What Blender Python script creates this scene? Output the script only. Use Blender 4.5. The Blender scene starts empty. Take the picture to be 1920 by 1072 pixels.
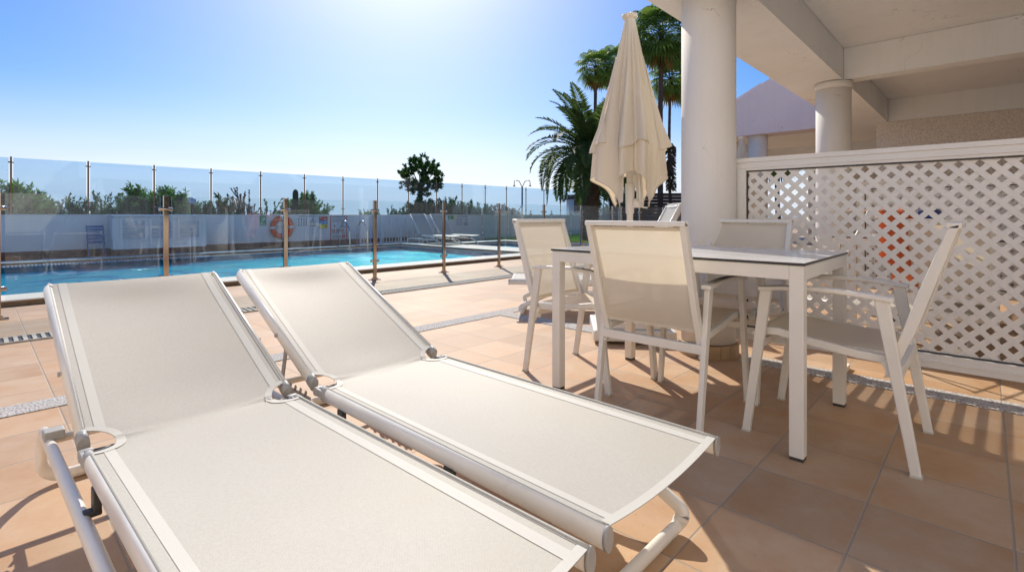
import bpy, bmesh, math, random
from mathutils import Vector, Matrix, noise
random.seed(7)
R = math.radians
S = bpy.context.scene
C = bpy.data.collections.new('terrace'); S.collection.children.link(C)

# ------------------------------------------------------------------ camera
# world axes follow the paving joints; the camera looks 43.2 degrees round from +X
HC = 0.92
FW = R(43.2)
F0 = 948.0
cd = bpy.data.cameras.new('camera'); cam = bpy.data.objects.new('camera', cd); C.objects.link(cam)
cam.location = (0, 0, HC); cam.rotation_euler = (R(90), 0, FW - R(90))
cd.sensor_width = 36; cd.lens = F0/1920*36; cd.shift_y = -133/1920
cd.clip_start = 0.02; cd.clip_end = 6000
S.camera = cam

# ------------------------------------------------------------------ sky, sun, exposure
SUN_AZ = 55.6      # degrees from +X, counter-clockwise
SUN_EL = 40.0
w = bpy.data.worlds.new('World'); S.world = w; w.use_nodes = True
wn = w.node_tree; wn.nodes.clear()
wo = wn.nodes.new('ShaderNodeOutputWorld'); wb = wn.nodes.new('ShaderNodeBackground')
sk = wn.nodes.new('ShaderNodeTexSky'); sk.sky_type = 'NISHITA'; sk.sun_disc = False
sk.sun_elevation = R(SUN_EL); sk.sun_rotation = R(90-SUN_AZ)
sk.air_density = 1.0; sk.dust_density = 1.15; sk.ozone_density = 5.5; sk.altitude = 0
wb.inputs[1].default_value = 0.055
tn = wn.nodes.new('ShaderNodeVectorMath'); tn.operation = 'MULTIPLY'; tn.inputs[1].default_value = (1.03, .97, 1.04)
hsv = wn.nodes.new('ShaderNodeHueSaturation'); hsv.inputs['Saturation'].default_value = 1.4
wn.links.new(sk.outputs[0], hsv.inputs['Color']); wn.links.new(hsv.outputs[0], tn.inputs[0]); 
# pale sea haze and thin cloud streaks low over the horizon
wtc = wn.nodes.new('ShaderNodeTexCoord'); wsp = wn.nodes.new('ShaderNodeSeparateXYZ'); wn.links.new(wtc.outputs['Generated'], wsp.inputs[0])
wm = wn.nodes.new('ShaderNodeMapping'); wm.inputs['Scale'].default_value = (3, 3, 26); wn.links.new(wtc.outputs['Generated'], wm.inputs[0])
wnz_ = wn.nodes.new('ShaderNodeTexNoise'); wnz_.inputs['Scale'].default_value = 1.6; wnz_.inputs['Detail'].default_value = 6; wn.links.new(wm.outputs[0], wnz_.inputs['Vector'])
wr = wn.nodes.new('ShaderNodeMapRange'); wr.interpolation_type = 'SMOOTHSTEP'; wr.inputs[1].default_value = -.02; wr.inputs[2].default_value = .22; wr.inputs[3].default_value = .85; wr.inputs[4].default_value = 0
wn.links.new(wsp.outputs['Z'], wr.inputs[0])
wc = wn.nodes.new('ShaderNodeMix'); wc.data_type = 'RGBA'; wc.inputs[6].default_value = (5.6, 6.4, 7.9, 1); wc.inputs[7].default_value = (8.2, 8.5, 9.0, 1); wn.links.new(wnz_.outputs[0], wc.inputs[0])
wmx = wn.nodes.new('ShaderNodeMix'); wmx.data_type = 'RGBA'; wn.links.new(wr.outputs[0], wmx.inputs[0]); wn.links.new(tn.outputs[0], wmx.inputs[6]); wn.links.new(wc.outputs[2], wmx.inputs[7])
wn.links.new(wmx.outputs[2], wb.inputs[0]); wn.links.new(wb.outputs[0], wo.inputs[0])
sl = bpy.data.lights.new('sun', 'SUN'); sl.energy = 2.0; sl.angle = R(0.53); sl.color = (1, .915, .78)
so = bpy.data.objects.new('sun', sl); C.objects.link(so)
sd = Vector((math.cos(R(SUN_AZ))*math.cos(R(SUN_EL)), math.sin(R(SUN_AZ))*math.cos(R(SUN_EL)), math.sin(R(SUN_EL))))
so.rotation_euler = sd.to_track_quat('Z', 'Y').to_euler(); so.location = sd*30
S.view_settings.view_transform = 'Standard'; S.view_settings.look = 'None'
S.view_settings.exposure = 1.2; S.view_settings.gamma = 1
try:
    S.cycles.max_bounces = 14; S.cycles.transparent_max_bounces = 40
    S.cycles.caustics_reflective = False; S.cycles.caustics_refractive = False
    S.cycles.sample_clamp_indirect = 8
except Exception: pass

def at(px, d):
    """ground point seen at picture column px (of 1920) and distance d along the view"""
    lat = (px-960)/F0*d
    return (lat*math.sin(FW)+d*math.cos(FW), -lat*math.cos(FW)+d*math.sin(FW))
def at_y(px, Y):
    u = (px-960)/F0
    return at(px, Y/(math.sin(FW)-u*math.cos(FW)))
def dist_y(px, Y): return Y/(math.sin(FW)-(px-960)/F0*math.cos(FW))
def zof(py, d): return HC+(403-py)/F0*d

# ------------------------------------------------------------------ materials
def mat(name, col, rough=.5, metal=0., var=0., vscale=8., bump=0., bscale=60., spec=.5, detail=4, coat=0.):
    m = bpy.data.materials.new(name); m.use_nodes = True; n = m.node_tree; b = n.nodes['Principled BSDF']
    b.inputs['Base Color'].default_value = (*col, 1); b.inputs['Roughness'].default_value = rough
    b.inputs['Metallic'].default_value = metal; b.inputs['Specular IOR Level'].default_value = spec
    if coat: b.inputs['Coat Weight'].default_value = coat
    tc = n.nodes.new('ShaderNodeTexCoord')
    if var:
        t = n.nodes.new('ShaderNodeTexNoise'); t.inputs['Scale'].default_value = vscale; t.inputs['Detail'].default_value = detail
        n.links.new(tc.outputs['Object'], t.inputs['Vector'])
        mr = n.nodes.new('ShaderNodeMapRange'); mr.inputs[1].default_value = .3; mr.inputs[2].default_value = .7
        mr.inputs[3].default_value = 1-var; mr.inputs[4].default_value = 1+var*.6
        n.links.new(t.outputs[0], mr.inputs[0])
        v = n.nodes.new('ShaderNodeVectorMath'); v.operation = 'SCALE'; v.inputs[0].default_value = col
        n.links.new(mr.outputs[0], v.inputs['Scale']); n.links.new(v.outputs[0], b.inputs['Base Color'])
        rr = n.nodes.new('ShaderNodeMapRange'); rr.inputs[3].default_value = max(0, rough-.1); rr.inputs[4].default_value = min(1, rough+.12)
        n.links.new(t.outputs[0], rr.inputs[0]); n.links.new(rr.outputs[0], b.inputs['Roughness'])
    if name in ('painted_plaster', 'ceiling_paint', 'white_wall_paint', 'lilac_plaster'):
        mp = n.nodes.new('ShaderNodeMapping'); mp.inputs['Scale'].default_value = (5, 5, .45); n.links.new(tc.outputs['Object'], mp.inputs[0])
        t5 = n.nodes.new('ShaderNodeTexNoise'); t5.inputs['Scale'].default_value = 1.6; t5.inputs['Detail'].default_value = 9; t5.inputs['Roughness'].default_value = .7; n.links.new(mp.outputs[0], t5.inputs['Vector'])
        m5 = n.nodes.new('ShaderNodeMapRange'); m5.inputs[1].default_value = .52; m5.inputs[2].default_value = .8; m5.inputs[4].default_value = .22; n.links.new(t5.outputs[0], m5.inputs[0])
        x5 = n.nodes.new('ShaderNodeMix'); x5.data_type = 'RGBA'; x5.inputs[7].default_value = (col[0]*.62, col[1]*.55, col[2]*.45, 1); n.links.new(m5.outputs[0], x5.inputs[0]); n.links.new(v.outputs[0], x5.inputs[6])
        vo = n.nodes.new('ShaderNodeTexVoronoi'); vo.feature = 'DISTANCE_TO_EDGE'; vo.inputs['Scale'].default_value = 1.3
        nw = n.nodes.new('ShaderNodeTexNoise'); nw.inputs['Scale'].default_value = 4; nw.inputs['Detail'].default_value = 6; n.links.new(tc.outputs['Object'], nw.inputs['Vector'])
        va = n.nodes.new('ShaderNodeVectorMath'); va.operation = 'MULTIPLY_ADD'; va.inputs[1].default_value = (.5, .5, .5); n.links.new(nw.outputs['Color'], va.inputs[0]); n.links.new(tc.outputs['Object'], va.inputs[2]); n.links.new(va.outputs[0], vo.inputs['Vector'])
        mv = n.nodes.new('ShaderNodeMapRange'); mv.inputs[1].default_value = 0; mv.inputs[2].default_value = .004; mv.inputs[3].default_value = .75; mv.inputs[4].default_value = 0; n.links.new(vo.outputs['Distance'], mv.inputs[0])
        gate = n.nodes.new('ShaderNodeMapRange'); gate.inputs[1].default_value = .56; gate.inputs[2].default_value = .62; n.links.new(t.outputs[0], gate.inputs[0])
        mg = n.nodes.new('ShaderNodeMath'); mg.operation = 'MULTIPLY'; n.links.new(mv.outputs[0], mg.inputs[0]); n.links.new(gate.outputs[0], mg.inputs[1])
        x6 = n.nodes.new('ShaderNodeMix'); x6.data_type = 'RGBA'; x6.inputs[7].default_value = (col[0]*.4, col[1]*.33, col[2]*.26, 1); n.links.new(mg.outputs[0], x6.inputs[0]); n.links.new(x5.outputs[2], x6.inputs[6]); n.links.new(x6.outputs[2], b.inputs['Base Color'])
    if bump:
        t2 = n.nodes.new('ShaderNodeTexNoise'); t2.inputs['Scale'].default_value = bscale; t2.inputs['Detail'].default_value = 5
        n.links.new(tc.outputs['Object'], t2.inputs['Vector'])
        bp = n.nodes.new('ShaderNodeBump'); bp.inputs['Strength'].default_value = bump; bp.inputs['Distance'].default_value = .01
        n.links.new(t2.outputs[0], bp.inputs['Height']); n.links.new(bp.outputs[0], b.inputs['Normal'])
    return m

def glass_mat(name, tint, refl=1.0, dust=.0, wavy=0.):
    m = bpy.data.materials.new(name); m.use_nodes = True; n = m.node_tree; n.nodes.clear()
    o = n.nodes.new('ShaderNodeOutputMaterial'); mx = n.nodes.new('ShaderNodeMixShader')
    tr = n.nodes.new('ShaderNodeBsdfTransparent'); tr.inputs[0].default_value = (*tint, 1)
    gl = n.nodes.new('ShaderNodeBsdfGlossy'); gl.inputs['Roughness'].default_value = .015; gl.inputs[0].default_value = (1, 1, 1, 1)
    lw = n.nodes.new('ShaderNodeLayerWeight'); lw.inputs[0].default_value = .5
    p = n.nodes.new('ShaderNodeMath'); p.operation = 'POWER'; p.inputs[1].default_value = 4.0
    n.links.new(lw.outputs['Facing'], p.inputs[0])
    a = n.nodes.new('ShaderNodeMath'); a.operation = 'MULTIPLY_ADD'; a.inputs[1].default_value = .9*refl; a.inputs[2].default_value = .045*refl
    n.links.new(p.outputs[0], a.inputs[0])
    n.links.new(a.outputs[0], mx.inputs[0]); n.links.new(tr.outputs[0], mx.inputs[1]); n.links.new(gl.outputs[0], mx.inputs[2])
    last = mx
    if dust:
        df = n.nodes.new('ShaderNodeBsdfTranslucent'); df.inputs[0].default_value = (.75, .82, .85, 1)
        m2 = n.nodes.new('ShaderNodeMixShader'); tc = n.nodes.new('ShaderNodeTexCoord')
        mp = n.nodes.new('ShaderNodeMapping'); mp.inputs['Scale'].default_value = (9, 9, 1.2); n.links.new(tc.outputs['Object'], mp.inputs[0])
        t = n.nodes.new('ShaderNodeTexNoise'); t.inputs['Scale'].default_value = 2.5; t.inputs['Detail'].default_value = 6; n.links.new(mp.outputs[0], t.inputs['Vector'])
        mr = n.nodes.new('ShaderNodeMapRange'); mr.inputs[1].default_value = .35; mr.inputs[2].default_value = .8; mr.inputs[3].default_value = dust*.5; mr.inputs[4].default_value = dust*2
        n.links.new(t.outputs[0], mr.inputs[0]); n.links.new(mr.outputs[0], m2.inputs[0])
        n.links.new(mx.outputs[0], m2.inputs[1]); n.links.new(df.outputs[0], m2.inputs[2]); last = m2
    n.links.new(last.outputs[0], o.inputs[0])
    return m

def fabric_mat(name, col, transl=.3, tcol=None, scale=260., weave=.35, alpha=0.):
    m = bpy.data.materials.new(name); m.use_nodes = True; n = m.node_tree; n.nodes.clear()
    o = n.nodes.new('ShaderNodeOutputMaterial'); mx = n.nodes.new('ShaderNodeMixShader'); mx.inputs[0].default_value = transl
    b = n.nodes.new('ShaderNodeBsdfPrincipled'); b.inputs['Roughness'].default_value = .55; b.inputs['Specular IOR Level'].default_value = .35
    t = n.nodes.new('ShaderNodeBsdfTranslucent'); t.inputs[0].default_value = (*(tcol or col), 1)
    tc = n.nodes.new('ShaderNodeTexCoord')
    mu = n.nodes.new('ShaderNodeTexNoise'); mu.inputs['Scale'].default_value = scale*1.3; mu.inputs['Detail'].default_value = 2; mu.inputs['Roughness'].default_value = .7
    mp = n.nodes.new('ShaderNodeMapping'); mp.inputs['Scale'].default_value = (1, .6, 1); n.links.new(tc.outputs['Object'], mp.inputs[0]); n.links.new(mp.outputs[0], mu.inputs['Vector'])
    big = n.nodes.new('ShaderNodeTexNoise'); big.inputs['Scale'].default_value = 3.2; big.inputs['Detail'].default_value = 5; n.links.new(tc.outputs['Object'], big.inputs['Vector'])
    fine = n.nodes.new('ShaderNodeTexNoise'); fine.inputs['Scale'].default_value = 150; fine.inputs['Detail'].default_value = 1; n.links.new(tc.outputs['Object'], fine.inputs['Vector'])
    s = n.nodes.new('ShaderNodeMath'); s.operation = 'MULTIPLY_ADD'; s.inputs[1].default_value = -weave*.5; s.inputs[2].default_value = 1.0
    n.links.new(mu.outputs[0], s.inputs[0])
    s2 = n.nodes.new('ShaderNodeMath'); s2.operation = 'MULTIPLY_ADD'; s2.inputs[1].default_value = .13; n.links.new(big.outputs[0], s2.inputs[0]); n.links.new(s.outputs[0], s2.inputs[2])
    s3 = n.nodes.new('ShaderNodeMath'); s3.operation = 'MULTIPLY_ADD'; s3.inputs[1].default_value = .5*weave; n.links.new(fine.outputs[0], s3.inputs[0]); n.links.new(s2.outputs[0], s3.inputs[2])
    s4 = n.nodes.new('ShaderNodeMath'); s4.operation = 'SUBTRACT'; s4.inputs[1].default_value = .05; n.links.new(s3.outputs[0], s4.inputs[0])
    v = n.nodes.new('ShaderNodeVectorMath'); v.operation = 'SCALE'; v.inputs[0].default_value = col
    n.links.new(s4.outputs[0], v.inputs['Scale']); n.links.new(v.outputs[0], b.inputs['Base Color'])
    if scale == 300:          # worn sling: yellowed patches and faint diagonal weave
        st = n.nodes.new('ShaderNodeTexNoise'); st.inputs['Scale'].default_value = 1.7; st.inputs['Detail'].default_value = 4; n.links.new(tc.outputs['Object'], st.inputs['Vector'])
        sr = n.nodes.new('ShaderNodeMapRange'); sr.inputs[1].default_value = .5; sr.inputs[2].default_value = .75; sr.inputs[4].default_value = .55; n.links.new(st.outputs[0], sr.inputs[0])
        sx = n.nodes.new('ShaderNodeMix'); sx.data_type = 'RGBA'; sx.inputs[7].default_value = (col[0]*1.02, col[1]*.97, col[2]*.84, 1); n.links.new(sr.outputs[0], sx.inputs[0]); n.links.new(v.outputs[0], sx.inputs[6])
        wp = n.nodes.new('ShaderNodeMapping'); wp.inputs['Rotation'].default_value = (0, 0, R(38)); n.links.new(tc.outputs['Object'], wp.inputs[0])
        wa = n.nodes.new('ShaderNodeTexWave'); wa.inputs['Scale'].default_value = 62; wa.inputs['Distortion'].default_value = 1.5; wa.inputs['Detail'].default_value = 2; n.links.new(wp.outputs[0], wa.inputs['Vector'])
        wk = n.nodes.new('ShaderNodeMath'); wk.operation = 'MULTIPLY_ADD'; wk.inputs[1].default_value = .05; wk.inputs[2].default_value = .975; n.links.new(wa.outputs['Fac'], wk.inputs[0])
        v2 = n.nodes.new('ShaderNodeVectorMath'); v2.operation = 'SCALE'; n.links.new(sx.outputs[2], v2.inputs[0]); n.links.new(wk.outputs[0], v2.inputs['Scale']); n.links.new(v2.outputs[0], b.inputs['Base Color'])
    bp = n.nodes.new('ShaderNodeBump'); bp.inputs['Strength'].default_value = .25; bp.inputs['Distance'].default_value = .002
    n.links.new(mu.outputs[0], bp.inputs['Height']); n.links.new(bp.outputs[0], b.inputs['Normal'])
    n.links.new(b.outputs[0], mx.inputs[1]); n.links.new(t.outputs[0], mx.inputs[2])
    last = mx
    if alpha:
        tp = n.nodes.new('ShaderNodeBsdfTransparent'); m3 = n.nodes.new('ShaderNodeMixShader'); m3.inputs[0].default_value = alpha
        n.links.new(mx.outputs[0], m3.inputs[1]); n.links.new(tp.outputs[0], m3.inputs[2]); last = m3
    n.links.new(last.outputs[0], o.inputs[0])
    return m

def leaf_mat(name, col, transl=.35, tcol=None, rough=.6):
    m = bpy.data.materials.new(name); m.use_nodes = True; n = m.node_tree; n.nodes.clear()
    o = n.nodes.new('ShaderNodeOutputMaterial'); mx = n.nodes.new('ShaderNodeMixShader'); mx.inputs[0].default_value = transl
    b = n.nodes.new('ShaderNodeBsdfPrincipled'); b.inputs['Roughness'].default_value = rough; b.inputs['Specular IOR Level'].default_value = .25
    t = n.nodes.new('ShaderNodeBsdfTranslucent'); t.inputs[0].default_value = (*(tcol or [c*1.6 for c in col]), 1)
    tc = n.nodes.new('ShaderNodeTexCoord'); nz = n.nodes.new('ShaderNodeTexNoise'); nz.inputs['Scale'].default_value = 6; n.links.new(tc.outputs['Object'], nz.inputs['Vector'])
    mr = n.nodes.new('ShaderNodeMapRange'); mr.inputs[1].default_value = .3; mr.inputs[2].default_value = .7; mr.inputs[3].default_value = .55; mr.inputs[4].default_value = 1.5
    n.links.new(nz.outputs[0], mr.inputs[0])
    v = n.nodes.new('ShaderNodeVectorMath'); v.operation = 'SCALE'; v.inputs[0].default_value = col
    n.links.new(mr.outputs[0], v.inputs['Scale']); n.links.new(v.outputs[0], b.inputs['Base Color'])
    n.links.new(b.outputs[0], mx.inputs[1]); n.links.new(t.outputs[0], mx.inputs[2]); n.links.new(mx.outputs[0], o.inputs[0])
    return m

def tile_mat():
    m = bpy.data.materials.new('terracotta_tile'); m.use_nodes = True; n = m.node_tree; b = n.nodes['Principled BSDF']
    g = n.nodes.new('ShaderNodeNewGeometry'); sp = n.nodes.new('ShaderNodeSeparateXYZ'); n.links.new(g.outputs['Position'], sp.inputs[0])
    def M(op, a, bb=None, c=None):
        k = n.nodes.new('ShaderNodeMath'); k.operation = op
        for i, v in enumerate((a, bb, c)):
            if v is None: continue
            if isinstance(v, (int, float)): k.inputs[i].default_value = v
            else: n.links.new(v, k.inputs[i])
        return k.outputs[0]
    T = .335
    masks, cells = [], []
    for ax in (0, 1):
        u = M('DIVIDE', M('SUBTRACT', sp.outputs[ax], .28), T)
        f = M('FRACT', u); e = M('MINIMUM', f, M('SUBTRACT', 1., f))
        masks.append(e); cells.append(M('FLOOR', u))
    e = M('MULTIPLY', M('MINIMUM', masks[0], masks[1]), T)
    nn = n.nodes.new('ShaderNodeTexNoise'); nn.inputs['Scale'].default_value = 30; n.links.new(g.outputs['Position'], nn.inputs['Vector'])
    wdt = M('MULTIPLY_ADD', nn.outputs[0], .0016, .0008)
    gm = n.nodes.new('ShaderNodeMapRange'); n.links.new(e, gm.inputs[0]); n.links.new(wdt, gm.inputs[1]); gm.inputs[2].default_value = .0045
    cv = n.nodes.new('ShaderNodeCombineXYZ'); n.links.new(cells[0], cv.inputs[0]); n.links.new(cells[1], cv.inputs[1])
    wnz = n.nodes.new('ShaderNodeTexWhiteNoise'); n.links.new(cv.outputs[0], wnz.inputs['Vector'])
    n1 = n.nodes.new('ShaderNodeTexNoise'); n1.inputs['Scale'].default_value = 3.5; n1.inputs['Detail'].default_value = 8; n1.inputs['Roughness'].default_value = .65
    # shift the cloudy glaze per tile so it does not run across joints
    ad = n.nodes.new('ShaderNodeVectorMath'); ad.operation = 'MULTIPLY_ADD'; n.links.new(wnz.outputs['Color'], ad.inputs[0]); ad.inputs[1].default_value = (7, 7, 7); n.links.new(g.outputs['Position'], ad.inputs[2])
    n.links.new(ad.outputs[0], n1.inputs['Vector'])
    rp = n.nodes.new('ShaderNodeValToRGB'); rp.color_ramp.elements[0].position = .3; rp.color_ramp.elements[1].position = .72
    rp.color_ramp.elements[0].color = (.46, .25, .11, 1); rp.color_ramp.elements[1].color = (.53, .38, .25, 1)
    n.links.new(n1.outputs[0], rp.inputs[0])
    sc = n.nodes.new('ShaderNodeVectorMath'); sc.operation = 'SCALE'; n.links.new(rp.outputs[0], sc.inputs[0]); n.links.new(M('MULTIPLY_ADD', wnz.outputs['Value'], .26, .87), sc.inputs['Scale'])
    # scuffs and dust
    n2 = n.nodes.new('ShaderNodeTexNoise'); n2.inputs['Scale'].default_value = 1.1; n2.inputs['Detail'].default_value = 9; n2.inputs['Roughness'].default_value = .7; n.links.new(g.outputs['Position'], n2.inputs['Vector'])
    mr2 = n.nodes.new('ShaderNodeMapRange'); mr2.inputs[1].default_value = .48; mr2.inputs[2].default_value = .78; mr2.inputs[4].default_value = .5; n.links.new(n2.outputs[0], mr2.inputs[0])
    dm = n.nodes.new('ShaderNodeMix'); dm.data_type = 'RGBA'; n.links.new(mr2.outputs[0], dm.inputs[0]); n.links.new(sc.outputs[0], dm.inputs[6]); dm.inputs[7].default_value = (.61, .49, .38, 1)
    # worn specks and grit
    n6 = n.nodes.new('ShaderNodeTexNoise'); n6.inputs['Scale'].default_value = 34; n6.inputs['Detail'].default_value = 6; n6.inputs['Roughness'].default_value = .75; n.links.new(g.outputs['Position'], n6.inputs['Vector'])
    m6 = n.nodes.new('ShaderNodeMapRange'); m6.inputs[1].default_value = .60; m6.inputs[2].default_value = .70; m6.inputs[4].default_value = .38; n.links.new(n6.outputs[0], m6.inputs[0])
    d6 = n.nodes.new('ShaderNodeMix'); d6.data_type = 'RGBA'; n.links.new(m6.outputs[0], d6.inputs[0]); n.links.new(dm.outputs[2], d6.inputs[6]); d6.inputs[7].default_value = (.25, .15, .08, 1)
    dm = d6
    mx = n.nodes.new('ShaderNodeMix'); mx.data_type = 'RGBA'; n.links.new(gm.outputs[0], mx.inputs[0]); mx.inputs[6].default_value = (.34, .275, .21, 1); n.links.new(dm.outputs[2], mx.inputs[7])
    n.links.new(mx.outputs[2], b.inputs['Base Color'])
    n.links.new(M('MULTIPLY_ADD', n1.outputs[0], .25, .5), b.inputs['Roughness'])
    n3 = n.nodes.new('ShaderNodeTexNoise'); n3.inputs['Scale'].default_value = 90; n3.inputs['Detail'].default_value = 4; n.links.new(g.outputs['Position'], n3.inputs['Vector'])
    hh = M('ADD', M('MULTIPLY', gm.outputs[0], 1.0), M('MULTIPLY', n3.outputs[0], .18))
    bp = n.nodes.new('ShaderNodeBump'); bp.inputs['Strength'].default_value = .5; bp.inputs['Distance'].default_value = .003; n.links.new(hh, bp.inputs['Height']); n.links.new(bp.outputs[0], b.inputs['Normal'])
    return m

def pebble_mat():
    m = bpy.data.materials.new('pebble_concrete'); m.use_nodes = True; n = m.node_tree; b = n.nodes['Principled BSDF']
    g = n.nodes.new('ShaderNodeNewGeometry'); v = n.nodes.new('ShaderNodeTexVoronoi'); v.inputs['Scale'].default_value = 95; n.links.new(g.outputs['Position'], v.inputs['Vector'])
    rp = n.nodes.new('ShaderNodeValToRGB'); rp.color_ramp.elements[0].color = (.64, .55, .44, 1); rp.color_ramp.elements[1].color = (.27, .21, .15, 1); rp.color_ramp.elements[1].position = .75
    rp.color_ramp.elements[0].position = .3
    n.links.new(v.outputs['Distance'], rp.inputs[0])
    mx = n.nodes.new('ShaderNodeMix'); mx.data_type = 'RGBA'; mx.inputs[0].default_value = .12; n.links.new(rp.outputs[0], mx.inputs[6]); n.links.new(v.outputs['Color'], mx.inputs[7])
    hs = n.nodes.new('ShaderNodeHueSaturation'); hs.inputs['Saturation'].default_value = .35; n.links.new(mx.outputs[2], hs.inputs['Color']); n.links.new(hs.outputs[0], b.inputs['Base Color'])
    b.inputs['Roughness'].default_value = .85
    bp = n.nodes.new('ShaderNodeBump'); bp.inputs['Distance'].default_value = .004; bp.invert = True; n.links.new(v.outputs['Distance'], bp.inputs['Height']); n.links.new(bp.outputs[0], b.inputs['Normal'])
    return m

def water_mat():
    m = bpy.data.materials.new('pool_water'); m.use_nodes = True; n = m.node_tree; n.nodes.clear()
    o = n.nodes.new('ShaderNodeOutputMaterial'); mx = n.nodes.new('ShaderNodeMixShader')
    tr = n.nodes.new('ShaderNodeBsdfTransparent'); tr.inputs[0].default_value = (.30, .86, .94, 1)
    gl = n.nodes.new('ShaderNodeBsdfGlossy'); gl.inputs['Roughness'].default_value = .045
    g = n.nodes.new('ShaderNodeNewGeometry')
    hs = []
    for sc, st, rz in ((2.2, 1, .3), (7, .6, -.5), (24, .5, .9)):
        mp = n.nodes.new('ShaderNodeMapping'); mp.inputs['Rotation'].default_value = (0, 0, rz); mp.inputs['Scale'].default_value = (1, 1.9, 1); n.links.new(g.outputs['Position'], mp.inputs[0])
        t = n.nodes.new('ShaderNodeTexNoise'); t.inputs['Scale'].default_value = sc; t.inputs['Detail'].default_value = 3; t.inputs['Distortion'].default_value = .6; n.links.new(mp.outputs[0], t.inputs['Vector'])
        k = n.nodes.new('ShaderNodeMath'); k.operation = 'MULTIPLY'; k.inputs[1].default_value = st; n.links.new(t.outputs[0], k.inputs[0]); hs.append(k)
    a = n.nodes.new('ShaderNodeMath'); n.links.new(hs[0].outputs[0], a.inputs[0]); n.links.new(hs[1].outputs[0], a.inputs[1])
    a2 = n.nodes.new('ShaderNodeMath'); n.links.new(a.outputs[0], a2.inputs[0]); n.links.new(hs[2].outputs[0], a2.inputs[1])
    bp = n.nodes.new('ShaderNodeBump'); bp.inputs['Strength'].default_value = 1; bp.inputs['Distance'].default_value = .03; n.links.new(a2.outputs[0], bp.inputs['Height'])
    n.links.new(bp.outputs[0], gl.inputs['Normal'])
    lw = n.nodes.new('ShaderNodeLayerWeight'); lw.inputs[0].default_value = .5; n.links.new(bp.outputs[0], lw.inputs['Normal'])
    p = n.nodes.new('ShaderNodeMath'); p.operation = 'POWER'; p.inputs[1].default_value = 5; n.links.new(lw.outputs['Facing'], p.inputs[0])
    q = n.nodes.new('ShaderNodeMath'); q.operation = 'MULTIPLY_ADD'; q.inputs[1].default_value = .2; q.inputs[2].default_value = .02; n.links.new(p.outputs[0], q.inputs[0])
    n.links.new(q.outputs[0], mx.inputs[0]); n.links.new(tr.outputs[0], mx.inputs[1]); n.links.new(gl.outputs[0], mx.inputs[2]); n.links.new(mx.outputs[0], o.inputs[0])
    return m

def basin_mat():
    m = bpy.data.materials.new('pool_mosaic'); m.use_nodes = True; n = m.node_tree; b = n.nodes['Principled BSDF']
    g = n.nodes.new('ShaderNodeNewGeometry')
    br = n.nodes.new('ShaderNodeTexNoise'); br.inputs['Scale'].default_value = 2.6; br.inputs['Detail'].default_value = 4; br.inputs['Distortion'].default_value = 1.5; n.links.new(g.outputs['Position'], br.inputs['Vector'])
    rp = n.nodes.new('ShaderNodeValToRGB'); rp.color_ramp.elements[0].position = .35; rp.color_ramp.elements[1].position = .7
    rp.color_ramp.elements[0].color = (.002, .22, .31, 1); rp.color_ramp.elements[1].color = (.004, .33, .44, 1); n.links.new(br.outputs[0], rp.inputs[0])
    n.links.new(rp.outputs[0], b.inputs['Base Color']); b.inputs['Roughness'].default_value = .4
    return m

M = {}
M['tile'] = tile_mat(); M['pebble'] = pebble_mat(); M['water'] = water_mat(); M['basin'] = basin_mat()
M['frame'] = mat('white_aluminium', (.82, .80, .74), .38, 0, .05, 5, .06, 300)
M['pvc'] = mat('white_pvc', (.83, .81, .76), .42, 0, .06, 3, .05, 90)
M['tube'] = mat('grey_white_tube', (.84, .82, .77), .3, .0, .07, 6, .04, 200)
M['capm'] = mat('grey_plastic', (.42, .42, .41), .5, 0, .1, 30)
M['dark'] = mat('dark_plastic', (.05, .048, .045), .5, 0, .2, 40)
M['sling'] = fabric_mat('lounger_textile', (.52, .51, .455), .14, (.7, .62, .48), 300, .42)
M['hem'] = fabric_mat('white_hem', (.64, .63, .57), .12, (.8, .75, .65), 420, .12)
M['chairsling'] = fabric_mat('chair_textile', (.86, .80, .68), .34, (.88, .80, .62), 420, .15, .07)
M['canopy'] = fabric_mat('parasol_canvas', (.88, .84, .74), .36, (.85, .72, .5), 500, .1)
M['hpl'] = mat('white_laminate', (.74, .73, .71), .16, 0, .03, 4)
M['hpledge'] = mat('black_laminate_edge', (.03, .032, .035), .4)
M['plaster'] = mat('painted_plaster', (.83, .80, .74), .8, 0, .05, 1.7, .12, 55, detail=8)
M['ceil'] = mat('ceiling_paint', (.88, .89, .88), .85, 0, .04, 1.2, .06, 40)
M['lilac'] = mat('lilac_plaster', (.74, .66, .70), .85, 0, .07, 1.3, .1, 45, detail=8)
M['stucco'] = mat('rough_stucco', (.80, .72, .62), .95, 0, .20, 38, 1.0, 55, detail=6)
M['wallw'] = mat('white_wall_paint', (.80, .80, .81), .8, 0, .08, 1.5, .1, 50, detail=8)
M['brick'] = mat('brown_plinth', (.22, .12, .08), .8, 0, .35, 9, .4, 60)
M['coping'] = mat('pale_coping', (.74, .68, .59), .7, 0, .1, 4, .15, 90)
M['copside'] = mat('brown_coping_edge', (.27, .18, .10), .7, 0, .25, 14)
M['stone'] = mat('beige_stone_ring', (.50, .35, .21), .6, 0, .22, 9, .3, 60)
M['steel'] = mat('bronze_steel', (.58, .48, .38), .10, 1., .12, 7)
M['postdark'] = mat('bronze_post', (.17, .115, .085), .3, .8, .1, 7)
M['steel2'] = mat('brushed_steel', (.62, .60, .56), .25, 1., .1, 7)
M['glass'] = glass_mat('fence_glass', (.93, .978, .985), 1.0, .012)
M['glassfar'] = glass_mat('blue_tinted_glass', (.70, .82, .93), .8, .006)
M['window'] = mat('dark_window', (.03, .04, .05), .06, 0, spec=.8)
M['redp'] = mat('orange_red_plastic', (.85, .08, .015), .35, 0, .08, 9)
M['orange'] = fabric_mat('orange_towel', (.70, .17, .06), .15, None, 300, .2)
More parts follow.
